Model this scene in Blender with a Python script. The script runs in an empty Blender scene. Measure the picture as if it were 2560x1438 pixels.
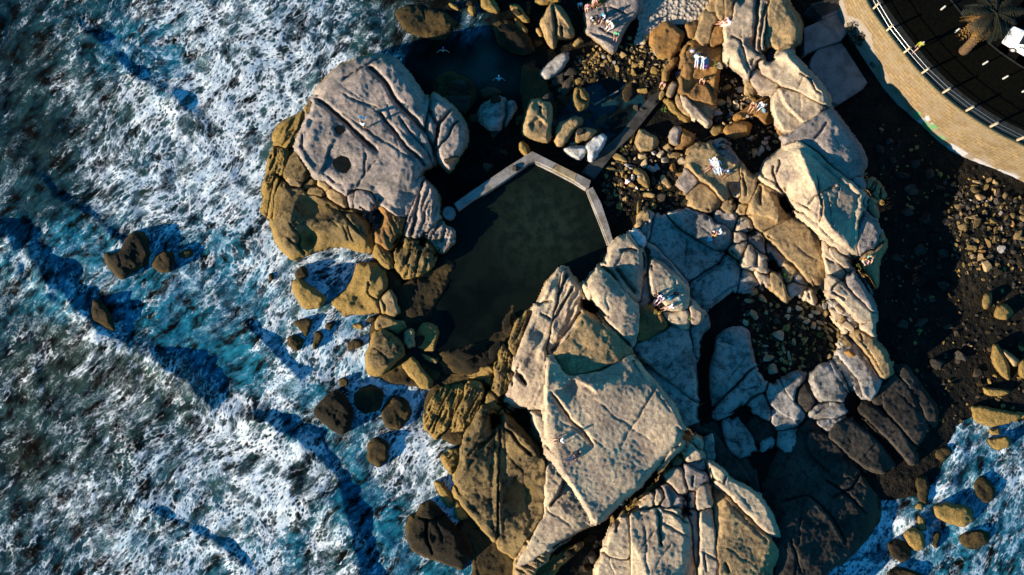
import bpy, bmesh, math, random
import numpy as np
from mathutils import Vector, Matrix

# ------------------------------------------------------------------ camera, sky, sun, exposure
SC = bpy.context.scene
C = SC.collection
FPX, CX, CY = 1706.7, 1280.0, 719.0
HCAM, PITCH = 68.0, math.radians(6.0)
CAMP = np.array([0.0, -HCAM * math.tan(PITCH), HCAM])
cam = bpy.data.objects.new('camera', bpy.data.cameras.new('camera'))
C.objects.link(cam)
cam.data.sensor_width = 36.0
cam.data.lens = 36.0 * FPX / 2560.0
cam.data.clip_end = 2000
cam.location = CAMP
cam.rotation_euler = (PITCH, 0, 0)
SC.camera = cam

SUN_EL = math.radians(16.0)
SHX, SHY = 0.90, 0.436            # where shadows fall (world x, y)
sun = bpy.data.objects.new('sun', bpy.data.lights.new('sun', 'SUN'))
C.objects.link(sun)
sun.data.energy = 5.0
sun.data.angle = math.radians(0.5)
sun.data.color = (1.0, 0.84, 0.64)
sdir = Vector((SHX * math.cos(SUN_EL), SHY * math.cos(SUN_EL), -math.sin(SUN_EL)))
sun.rotation_euler = sdir.to_track_quat('-Z', 'Y').to_euler()
world = bpy.data.worlds.new('World')
SC.world = world
world.use_nodes = True
wn = world.node_tree
bg = wn.nodes['Background']
sky = wn.nodes.new('ShaderNodeTexSky')
sky.sky_type = 'NISHITA'
sky.sun_disc = False
sky.sun_elevation = SUN_EL
sky.sun_rotation = math.atan2(-SHX, -SHY)
sky.air_density = 1.0
sky.dust_density = 0.2
sky.ozone_density = 3.0
tint = wn.nodes.new('ShaderNodeMix'); tint.data_type = 'RGBA'; tint.blend_type = 'MULTIPLY'; tint.inputs[0].default_value = 1.0
wn.links.new(sky.outputs[0], tint.inputs[6]); tint.inputs[7].default_value = (.14, .82, 1.05, 1)
wn.links.new(tint.outputs[2], bg.inputs[0])
bg.inputs[1].default_value = 0.075
SC.view_settings.view_transform = 'Standard'
SC.view_settings.look = 'None'
SC.view_settings.exposure = 1.4
SC.view_settings.gamma = 1.0

# ------------------------------------------------------------------ helpers
CROP = dict(A=(640, 100, 4.2667), B=(640, 430, 4.2667), C=(1100, 0, 4.2667), D=(1100, 230, 4.2667), E=(1560, 0, 4.2667),
            F=(1500, 260, 4.2667), G=(1900, 0, 3.876), H=(1960, 340, 4.2667), J=(0, 520, 3.657), K=(600, 600, 4.2667),
            L=(1000, 930, 4.2667), M=(1200, 660, 4.2667), N=(1550, 520, 3.657), O=(1660, 800, 3.657), P=(1400, 1040, 3.657),
            Q=(1960, 1040, 3.622), S=(2160, 640, 3.595), T=(0, 900, 2.678), U=(760, 1100, 3.657), Z=(0, 0, 1),
            a=(1480, 0, 7.9875), b=(1400, 120, 7.9875), c=(1500, 320, 5.75), d=(1840, 700, 5.531), e=(2360, 430, 5.325))

def pts(s):
    """'A x,y x,y B x,y' -> array of photo pixels"""
    o, out = CROP['Z'], []
    for t in s.split():
        if t in CROP:
            o = CROP[t]
        else:
            v = t.split(',')
            out.append([o[0] + float(v[0]) / o[2], o[1] + float(v[1]) / o[2]])
    return np.array(out)

cp, sp = math.cos(PITCH), math.sin(PITCH)
def unproj(u, v, z):
    """the point at height z that is seen at photo pixel (u, v)"""
    u = np.asarray(u, float); v = np.asarray(v, float); z = np.asarray(z, float)
    dx = (u - CX) / FPX; dy = -(v - CY) / FPX
    wy = dy * cp + sp
    wz = dy * sp - cp
    t = (z - HCAM) / wz
    return np.stack([CAMP[0] + dx * t, CAMP[1] + wy * t, z + 0 * t], -1)
def at(u, v, z):
    return Vector(unproj(u, v, z))

def hsh(ix, iy, seed):
    n = (ix.astype(np.int64) * 374761393 + iy.astype(np.int64) * 668265263 + seed * 974711) & 0xffffffff
    n = ((n ^ (n >> 13)) * 1274126177) & 0xffffffff
    n = ((n ^ (n >> 16)) * 2246822519) & 0xffffffff
    return (n ^ (n >> 15)) / 4294967295.0
def noise2(x, y, seed=0):
    ix = np.floor(x); iy = np.floor(y); fx = x - ix; fy = y - iy
    ux = fx * fx * fx * (fx * (fx * 6 - 15) + 10); uy = fy * fy * fy * (fy * (fy * 6 - 15) + 10)
    def g(ax, ay):
        a = hsh(ix + ax, iy + ay, seed) * 6.28318
        return np.cos(a) * (fx - ax) + np.sin(a) * (fy - ay)
    return ((g(0, 0) * (1 - ux) + g(1, 0) * ux) * (1 - uy) + (g(0, 1) * (1 - ux) + g(1, 1) * ux) * uy) * 1.5
def fbm(x, y, seed=0, oc=4, rough=0.5):
    s = 0; a = 1.0; t = 0
    for i in range(oc):
        s = s + a * noise2(x * 2 ** i, y * 2 ** i, seed + i * 17); t += a; a *= rough
    return s / t

def chaikin(p, n=2, closed=True):
    for _ in range(n):
        q = np.roll(p, -1, 0) if closed else p[1:]
        a = p if closed else p[:-1]
        r = np.empty((len(a) * 2, 2)); r[0::2] = a * .85 + q * .15; r[1::2] = a * .15 + q * .85
        if not closed:
            r = np.vstack([p[:1], r, p[-1:]])
        p = r
    return p
def segdist(u, v, p, closed):
    """distance to a polyline, the side of it (+ = right hand when walking it), and how far along it"""
    a = p if closed else p[:-1]
    b = np.roll(p, -1, 0) if closed else p[1:]
    best = np.full(u.shape, 1e9); side = np.zeros(u.shape); tt = np.zeros(u.shape)
    L = np.hypot(*(b - a).T); cum = np.concatenate([[0], np.cumsum(L)]); tot = max(cum[-1], 1e-6)
    for i in range(len(a)):
        ax, ay = a[i]; dx, dy = b[i] - a[i]
        l2 = dx * dx + dy * dy + 1e-9
        t = np.clip(((u - ax) * dx + (v - ay) * dy) / l2, 0, 1)
        ex = u - ax - t * dx; ey = v - ay - t * dy
        d = ex * ex + ey * ey
        m = d < best
        best[m] = d[m]
        side[m] = (dx * (v - ay) - dy * (u - ax))[m]
        tt[m] = ((cum[i] + t * L[i]) / tot)[m]
    return np.sqrt(best), side, tt
def inside(u, v, p):
    c = np.zeros(u.shape, bool); q = np.roll(p, 1, 0)
    for (x1, y1), (x2, y2) in zip(p, q):
        m = ((y1 > v) != (y2 > v)) & (u < (x2 - x1) * (v - y1) / (y2 - y1 + 1e-12) + x1)
        c ^= m
    return c
def sdf(u, v, p):
    d, _, _ = segdist(u, v, p, True)
    return np.where(inside(u, v, p), d, -d)

def mesh_obj(name, co, quads, mat, parent=None, smooth=True, tris=None):
    me = bpy.data.meshes.new(name)
    co = np.asarray(co, np.float32)
    nq = len(quads); nt = 0 if tris is None else len(tris)
    me.vertices.add(len(co)); me.vertices.foreach_set('co', co.ravel())
    loops = np.concatenate([np.asarray(quads, np.int32).ravel()] + ([np.asarray(tris, np.int32).ravel()] if nt else []))
    me.loops.add(len(loops)); me.loops.foreach_set('vertex_index', loops)
    st = np.concatenate([np.arange(nq) * 4, nq * 4 + np.arange(nt) * 3]).astype(np.int32)
    me.polygons.add(nq + nt); me.polygons.foreach_set('loop_start', st)
    me.polygons.foreach_set('loop_total', np.concatenate([np.full(nq, 4), np.full(nt, 3)]).astype(np.int32))
    if smooth:
        me.polygons.foreach_set('use_smooth', np.ones(nq + nt, bool))
    me.update(calc_edges=True); me.validate()
    if mat: me.materials.append(mat)
    o = bpy.data.objects.new(name, me); C.objects.link(o)
    if parent: o.parent = parent
    return o
def bm_obj(name, bm, mat, parent=None, smooth=False):
    me = bpy.data.meshes.new(name); bm.to_mesh(me); bm.free()
    if smooth:
        me.polygons.foreach_set('use_smooth', np.ones(len(me.polygons), bool))
    if mat: me.materials.append(mat)
    o = bpy.data.objects.new(name, me); C.objects.link(o)
    if parent: o.parent = parent
    return o
def tag(o, label=None, cat=None, group=None, kind=None):
    if label: o['label'] = label
    if cat: o['category'] = cat
    if group: o['group'] = group
    if kind: o['kind'] = kind
    return o
def empty(name, label, cat, group=None, loc=(0, 0, 0), rz=0):
    o = bpy.data.objects.new(name, None); C.objects.link(o)
    o.location = loc; o.rotation_euler = (0, 0, rz)
    return tag(o, label, cat, group)
def grid_quads(mask):
    """quads of a lattice whose four corners are all in mask; returns (vertex ids, quads)"""
    ids = -np.ones(mask.shape, np.int64); ids[mask] = np.arange(mask.sum())
    a = ids[:-1, :-1]; b = ids[:-1, 1:]; c = ids[1:, 1:]; d = ids[1:, :-1]
    m = (a >= 0) & (b >= 0) & (c >= 0) & (d >= 0)
    return np.stack([a[m], d[m], c[m], b[m]], -1)

# ------------------------------------------------------------------ materials
class NT:
    def __init__(s, name):
        s.m = bpy.data.materials.new(name); s.m.use_nodes = True
        s.t = s.m.node_tree; s.n = s.t.nodes; s.l = s.t.links
        s.b = s.n['Principled BSDF']
    def node(s, ty, **k):
        x = s.n.new(ty)
        for a, v in k.items(): setattr(x, a, v)
        return x
    def put(s, sock, v):
        if isinstance(v, bpy.types.NodeSocket): s.l.new(v, sock)
        else: sock.default_value = v
    def math(s, op, a, b=0.0, c=0.0, clamp=False):
        x = s.node('ShaderNodeMath', operation=op, use_clamp=clamp)
        s.put(x.inputs[0], a); s.put(x.inputs[1], b); s.put(x.inputs[2], c)
        return x.outputs[0]
    def noise(s, vec, scale, detail=4, rough=.55, dist=0.0):
        x = s.node('ShaderNodeTexNoise')
        s.put(x.inputs['Vector'], vec); x.inputs['Scale'].default_value = scale
        x.inputs['Detail'].default_value = detail; x.inputs['Roughness'].default_value = rough
        x.inputs['Distortion'].default_value = dist
        return x.outputs[0]
    def voro(s, vec, scale, feature='F1', smooth=.5, out='Distance'):
        x = s.node('ShaderNodeTexVoronoi', feature=feature)
        s.put(x.inputs['Vector'], vec); x.inputs['Scale'].default_value = scale
        if feature == 'SMOOTH_F1': x.inputs['Smoothness'].default_value = smooth
        return x.outputs[out]
    def ramp(s, v, lo, hi, a=0.0, b=1.0):
        x = s.node('ShaderNodeMapRange', interpolation_type='SMOOTHSTEP')
        s.put(x.inputs[0], v); s.put(x.inputs[1], lo); s.put(x.inputs[2], hi); s.put(x.inputs[3], a); s.put(x.inputs[4], b)
        return x.outputs[0]
    def mix(s, f, a, b, mode='MIX'):
        x = s.node('ShaderNodeMix', data_type='RGBA', blend_type=mode)
        s.put(x.inputs[0], f)
        for i, v in ((6, a), (7, b)):
            s.put(x.inputs[i], v if isinstance(v, bpy.types.NodeSocket) else (*v, 1) if len(v) == 3 else v)
        return x.outputs[2]
    def attr(s, name, out=2):
        x = s.node('ShaderNodeAttribute', attribute_name=name)
        return x.outputs[out]
    def pos(s):
        return s.node('ShaderNodeNewGeometry').outputs['Position']
    def bump(s, h, strength=.5, dist=.1, normal=None):
        x = s.node('ShaderNodeBump'); x.inputs['Strength'].default_value = strength; x.inputs['Distance'].default_value = dist
        s.put(x.inputs['Height'], h)
        if normal is not None: s.l.new(normal, x.inputs['Normal'])
        return x.outputs[0]
    def done(s, col, rough=.8, normal=None, spec=.3):
        s.put(s.b.inputs['Base Color'], (*col, 1) if isinstance(col, tuple) and len(col) == 3 else col)
        s.put(s.b.inputs['Roughness'], rough); s.b.inputs['Specular IOR Level'].default_value = spec
        if normal is not None: s.l.new(normal, s.b.inputs['Normal'])
        return s.m

def rock_mat(name, c1, c2, c3, ochre=.8, wl=1.1, bump=1.0, stain=.55):
    """weathered granite: two tones in patches, dark lichen stains, speckle, an ochre to dark weed band by the water"""
    t = NT(name); p = t.pos()
    z = t.node('ShaderNodeSeparateXYZ'); t.l.new(p, z.inputs[0]); z = z.outputs[2]
    n1 = t.noise(p, .35, 5, .6); n2 = t.noise(p, 1.6, 6, .65); n3 = t.noise(p, 5.5, 6, .75); n4 = t.noise(p, 14, 3, .7)
    col = t.mix(t.ramp(n1, .38, .62), c1, c2)
    col = t.mix(t.math('MULTIPLY', t.ramp(t.math('ADD', t.math('MULTIPLY', n2, .7), t.math('MULTIPLY', n1, .3)), .47, .60), stain), col, c3)
    g3 = t.ramp(n3, .34, .66); g4 = t.ramp(n4, .36, .64)
    sp_ = t.math('ADD', .52, t.math('ADD', t.math('MULTIPLY', g3, .40), t.math('MULTIPLY', g4, .38)))
    cc = t.node('ShaderNodeCombineColor')
    for i in range(3): t.l.new(sp_, cc.inputs[i])
    col = t.mix(1.0, col, cc.outputs[0], 'MULTIPLY')
    if ochre > 0:
        zz = t.math('ADD', z, t.math('MULTIPLY', t.math('SUBTRACT', n2, .5), -1.6))
        zz = t.math('ADD', zz, t.math('MULTIPLY', t.math('SUBTRACT', n1, .5), -1.8))
        oc = t.mix(t.ramp(n3, .35, .65), (.40, .255, .075), (.17, .115, .035))
        col = t.mix(t.math('MULTIPLY', t.ramp(zz, wl + .9, wl), ochre), col, oc)
        col = t.mix(t.ramp(zz, .35, -.05), col, (.022, .019, .012))
    hgt = t.math('ADD', t.math('MULTIPLY', n2, .55), t.math('ADD', t.math('MULTIPLY', g3, .26), t.math('MULTIPLY', g4, .17)))
    return t.done(col, .88, t.bump(hgt, .62 * bump, .30), .12)

MG = rock_mat('granite_grey', (.38, .305, .26), (.26, .22, .20), (.115, .095, .08))
MC = rock_mat('granite_cream', (.52, .405, .27), (.35, .27, .20), (.15, .105, .07), .8, .6, .8, .4)
MT = rock_mat('granite_tan', (.40, .275, .135), (.29, .20, .105), (.11, .075, .042), .8, .7)
MR = rock_mat('granite_rusty', (.36, .185, .055), (.25, .14, .055), (.085, .055, .03), .9, .9, 1.2)
MO = rock_mat('ochre_rock', (.27, .185, .080), (.155, .11, .055), (.030, .024, .014), .85, 1.3, 1.3, .95)
MD = rock_mat('dark_wet_rock', (.022, .018, .012), (.040, .030, .016), (.010, .009, .007), .25, .2, 1.6)
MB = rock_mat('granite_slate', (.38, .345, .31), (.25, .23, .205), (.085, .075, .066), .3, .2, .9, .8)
MK = rock_mat('granite_shade_black', (.060, .050, .040), (.035, .030, .025), (.014, .012, .010), .2, .1, .9, .8)  # ordinary granite with deep shade put into its colour
MW = rock_mat('guano_white_rock', (.75, .74, .72), (.6, .58, .54), (.22, .18, .13), .0, .0, 1.2)
MATS = dict(g=MG, c=MC, t=MT, r=MR, o=MO, d=MD, b=MB, k=MK, w=MW)
def flat_mat(name, c, rough=.7, var=.15, scale=8.0, bump=.0, spec=.3):
    t = NT(name); n = t.noise(t.pos(), scale, 4, .6)
    col = t.mix(t.ramp(n, .3, .7), tuple(x * (1 - var) for x in c), tuple(min(1, x * (1 + var)) for x in c))
    return t.done(col, rough, t.bump(n, bump, .05) if bump else None, spec)
# ------------------------------------------------------------------ the lie of the land
STEP = 3
GU0, GV0, GU1, GV1 = -360, -240, 2940, 1710
gu = np.arange(GU0, GU1 + 1, STEP, dtype=float); gv = np.arange(GV0, GV1 + 1, STEP, dtype=float)
GRID_U, GRID_V = np.meshgrid(gu, gv)
CTRL = np.array([[float(x) for x in t.split(',')] for t in (
 '-360,-240,-4 0,0,-4 0,350,-4 0,700,-4 0,1100,-4 0,1438,-4 400,300,-3 600,600,-2 700,900,-1.6 900,1200,-1.6 800,1430,-3 600,100,-3 850,100,-2 '
 '1000,60,-1.2 1130,120,-1.2 1230,190,-.8 1150,260,-.6 1300,120,-.5 1100,-100,-2 900,400,.2 1180,330,-.3 1250,300,-.1 1150,430,-.3 1100,700,0 '
 '1250,620,-.8 1150,780,-.6 1400,500,-.8 1450,180,.5 1550,150,.8 1600,200,.6 1640,120,1 1700,30,1.5 1690,-60,1.7 1520,230,.3 1400,300,.1 1560,270,.3 '
 '1600,450,.9 1560,520,.6 1650,350,.8 1700,420,1.1 1800,250,1.2 1880,330,1.1 1900,200,1.5 1700,650,1.3 1900,800,.9 2000,880,.9 1800,950,.7 1500,1000,1.2 '
 '1950,1000,.9 2250,300,2 2300,450,.9 2300,650,.6 2450,550,1.9 2540,500,1.9 2460,630,1.7 2400,800,.5 2550,800,.5 2350,1000,.6 2500,950,.4 2290,1080,.6 2240,1200,.5 2450,1120,-.5 '
 '2550,1250,-1.2 2250,1300,-.8 2150,1430,-1 2400,1400,-1.2 2050,60,1.7 2100,200,1.5 2200,200,2 2940,500,2 2940,1300,-1 1250,1250,-.5 1150,1350,-.6 1300,1438,.3 '
 '1450,1350,.7 1700,1400,.8 2000,1350,.95 1900,1250,.9 1700,1700,0 2500,100,3 2300,30,3 2940,-240,3 1350,1700,-.5 2300,1700,-1').split()])
def ground_z(u, v):
    s = np.zeros(np.shape(u)); w = np.zeros(np.shape(u))
    for x, y, z in CTRL:
        k = 1.0 / (((u - x) ** 2 + (v - y) ** 2) + 900.0) ** 1.6
        s = s + k * z; w = w + k
    return s / w
ZG = ground_z(GRID_U, GRID_V) + .16 * fbm(GRID_U / 60, GRID_V / 60, 5, 4) + .10 * fbm(GRID_U / 14, GRID_V / 14, 9, 3)
ZTOP = ZG.copy()
def ztop(u, v):
    """height of whatever is uppermost at photo pixel (u, v)"""
    x = np.clip((np.asarray(u, float) - GU0) / STEP, 0, len(gu) - 1.001); y = np.clip((np.asarray(v, float) - GV0) / STEP, 0, len(gv) - 1.001)
    i = np.floor(x).astype(int); j = np.floor(y).astype(int); fx = x - i; fy = y - j
    return (ZTOP[j, i] * (1 - fx) + ZTOP[j, i + 1] * fx) * (1 - fy) + (ZTOP[j + 1, i] * (1 - fx) + ZTOP[j + 1, i + 1] * fx) * fy

NROCK = [0]
QUEUE = []                                             # (object name, spec, parent Empty, tag)
WU = GRID_U + 4.5 * fbm(GRID_U / 50, GRID_V / 50, 1, 3) + 2.0 * fbm(GRID_U / 13, GRID_V / 13, 3, 2)
WV = GRID_V + 4.5 * fbm(GRID_U / 50, GRID_V / 50, 7, 3) + 2.0 * fbm(GRID_U / 13, GRID_V / 13, 5, 2)
D1 = np.full(GRID_U.shape, -999.); D2 = np.full(GRID_U.shape, -999.); ID1 = np.full(GRID_U.shape, -1)
def window(poly, mg):
    i0 = max(0, int((poly[:, 0].min() - mg - GU0) // STEP)); i1 = min(len(gu) - 1, int((poly[:, 0].max() + mg - GU0) // STEP) + 2)
    j0 = max(0, int((poly[:, 1].min() - mg - GV0) // STEP)); j1 = min(len(gv) - 1, int((poly[:, 1].max() + mg - GV0) // STEP) + 2)
    return slice(j0, j1), slice(i0, i1)
def survey():
    """how far every pixel lies inside each outline, so that neighbouring slabs can be closed up to a joint"""
    for n, (name, spec, parent) in enumerate(QUEUE):
        poly = spec['pp'] = chaikin(pts(spec['poly']), 2); w = spec['win'] = window(poly, 30)
        d = spec['d'] = sdf(WU[w], WV[w], poly)
        if spec.get('G', 8) < 1: continue
        a, b, i = D1[w], D2[w], ID1[w]
        top = d > a
        b[...] = np.where(top, a, np.maximum(b, d)); i[top] = n; a[...] = np.maximum(a, d)
def heightrock(name, spec, parent=None):
    QUEUE.append((name, spec, parent))
    spec['o'] = None
    return spec
def build_all():
    survey()
    for n, (name, spec, parent) in enumerate(QUEUE):
        o = build_rock(name, spec, parent, n)
        if 'tag' in spec: tag(o, *spec['tag'])
def build_rock(name, spec, parent, n_):
    """one rock as a height field inside a traced outline. spec: dict(poly, z, q drop at the rim, e rim width, t tilt, n noise, m material, f features)"""
    NROCK[0] += 1; seed = NROCK[0] * 31
    poly = spec['pp']; w = spec['win']; d0 = spec['d']
    z = spec.get('z', 2.); q = spec.get('q', 1.5); e = spec.get('e', 16.); tx, ty = spec.get('t', (0, 0)); nz = spec.get('n', .12)
    j0, j1, i0, i1 = w[0].start, w[0].stop, w[1].start, w[1].stop
    U = GRID_U[w]; V = GRID_V[w]; wu = WU[w]; wv = WV[w]
    G = spec.get('G', 8 if parent else 2.5)
    dj = np.where(ID1[w] == n_, D2[w], D1[w])
    d = d0 + 2.5
    if parent:
        d = np.maximum(d, np.where(dj > -2.2 * G, np.minimum(d0 + G, (d0 - dj) / 2 - .3), -99))
    seam = np.clip(1 - (-dj - 5) / 14, 0, 1) if parent else 0 * d      # 1 by a joint, 0 by a free edge
    cx, cy = poly.mean(0)
    h = z + (tx * (U - cx) + ty * (V - cy)) / 100.0
    e = e * .8 * (1 - seam) + np.minimum(e * .8, 4.5) * seam; q = q * (1 - seam) + np.minimum(q, .95) * seam
    pr = np.clip(d / e, 0, 1)
    px = spec.get('p', 2.5)
    rnd = np.random.RandomState(seed); ins = d > 0; rad = math.sqrt(max(ins.sum(), 1)) * STEP
    for _ in range(rnd.randint(3, 6)):                  # a few flat facets planed off towards the rim
        fa_ = rnd.uniform(0, 6.283); sx = (wu - cx) * math.cos(fa_) + (wv - cy) * math.sin(fa_); sm = sx[ins].max() if ins.any() else 1
        h = h - np.maximum(0, sx - sm * rnd.uniform(.42, .85)) * .039 * rnd.uniform(.15, .7 if rad < 110 else .4)
    for _ in range(int(rad > 90) + int(rad > 170) * 2):   # hairline joints in the two joint directions
        ja = math.radians(rnd.choice([38, -52, 86]) + rnd.uniform(-14, 14)); oo = rnd.uniform(-.35, .35) * rad
        w_ = (-(wu - cx) * math.sin(ja) + (wv - cy) * math.cos(ja)) - oo + 5 * noise2(wu / 40, wv / 40, seed + _); l_ = (wu - cx) * math.cos(ja) + (wv - cy) * math.sin(ja)
        l0 = rnd.uniform(-.3, .3) * rad; ta = np.clip(1.2 - np.abs(l_ - l0) / (rad * rnd.uniform(.18, .42)), 0, 1) ** .6
        h = h - ta * rnd.uniform(.10, .26) * np.exp(-(w_ / rnd.uniform(1.3, 2.4)) ** 2)
    h = h - q * (1 - (1 - (1 - pr) ** px) ** (1 / px))
    h = h + nz * 2.2 * fbm(U / 110, V / 110, seed + 11, 3) + nz * .6 * fbm(U / 34, V / 34, seed + 13, 4, .6) + .07 * fbm(U / 10, V / 10, seed + 15, 2)
    if 's' in spec:                                     # strata: (direction degrees in the photo, period px, amplitude)
        an, per, amp = spec['s']; an = math.radians(an)
        ac = (-(wu) * math.sin(an) + wv * math.cos(an)) / per; al = (wu * math.cos(an) + wv * math.sin(an)) / (per * 7)
        r = noise2(ac, al, seed + 21); r2 = noise2(ac * 2.3, al * 1.7, seed + 23)
        h = h + amp * (1.0 - 2.2 * np.abs(r)) + amp * .45 * (1 - 2 * np.abs(r2))
    for f in spec.get('f', ()):
        k = f[0]
        if k == 'c':                                    # crack: width px, depth m
            dd, _, tt = segdist(wu, wv, chaikin(pts(f[3]), 2, False), False)
            ta = np.clip(np.minimum(tt, 1 - tt) / .10, .0, 1) if len(f) < 5 else 1
            h = h - f[2] * np.exp(-(dd / f[1]) ** 2) * ta
        elif k == 's':                                  # step: height m, fall-off px; raised on the right hand when walking the line
            dd, sd, tt = segdist(wu, wv, chaikin(pts(f[3]), 2, False), False)
            x = np.clip(np.sign(sd) * dd / 3.0 * .5 + .5, 0, 1); x = x * x * (3 - 2 * x)
            ta = np.clip(np.minimum(tt, 1 - tt) / .15, 0, 1)
            h = h + f[1] * (x - .5) * np.exp(-dd / f[2]) * ta
        elif k == 'b':                                  # bump or hollow: height m, radius px
            c = pts(f[3])[0]
            h = h + f[1] * np.exp(-((wu - c[0]) ** 2 + (wv - c[1]) ** 2) / f[2] ** 2)
        elif k == 'r':                                  # ridge: height m, width px
            dd, _, tt = segdist(wu, wv, chaikin(pts(f[3]), 2, False), False)
            h = h + f[1] * np.exp(-dd / f[2])
    h = np.where(d < 0, h + d * .16, h)
    mask = d > -6.5
    sub = ZTOP[j0:j1, i0:i1]
    np.maximum(sub, np.where(mask, h, -99), out=sub)
    P = unproj(U, V, h)
    o = mesh_obj(name, P[mask], grid_quads(mask), MATS[spec.get('m', 'g')], parent)
    return o

def R(poly, z=2., q=1.5, e=16., t=(0, 0), m='g', n=.12, f=(), **k):
    return dict(poly=poly, z=z, q=q, e=e, t=t, m=m, n=n, f=f, **k)

def outcrop(label, parts, name='rock_outcrop', cat='rock outcrop', group=None, part='rock_slab'):
    c = pts(parts[0]['poly']).mean(0)
    root = empty(name, label, cat, group)
    for s in parts:
        heightrock(part, s, root)
    return root
def single(label, spec, name='boulder', cat='boulder', group=None):
    heightrock(name, spec)['tag'] = (label, cat, group)

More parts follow.
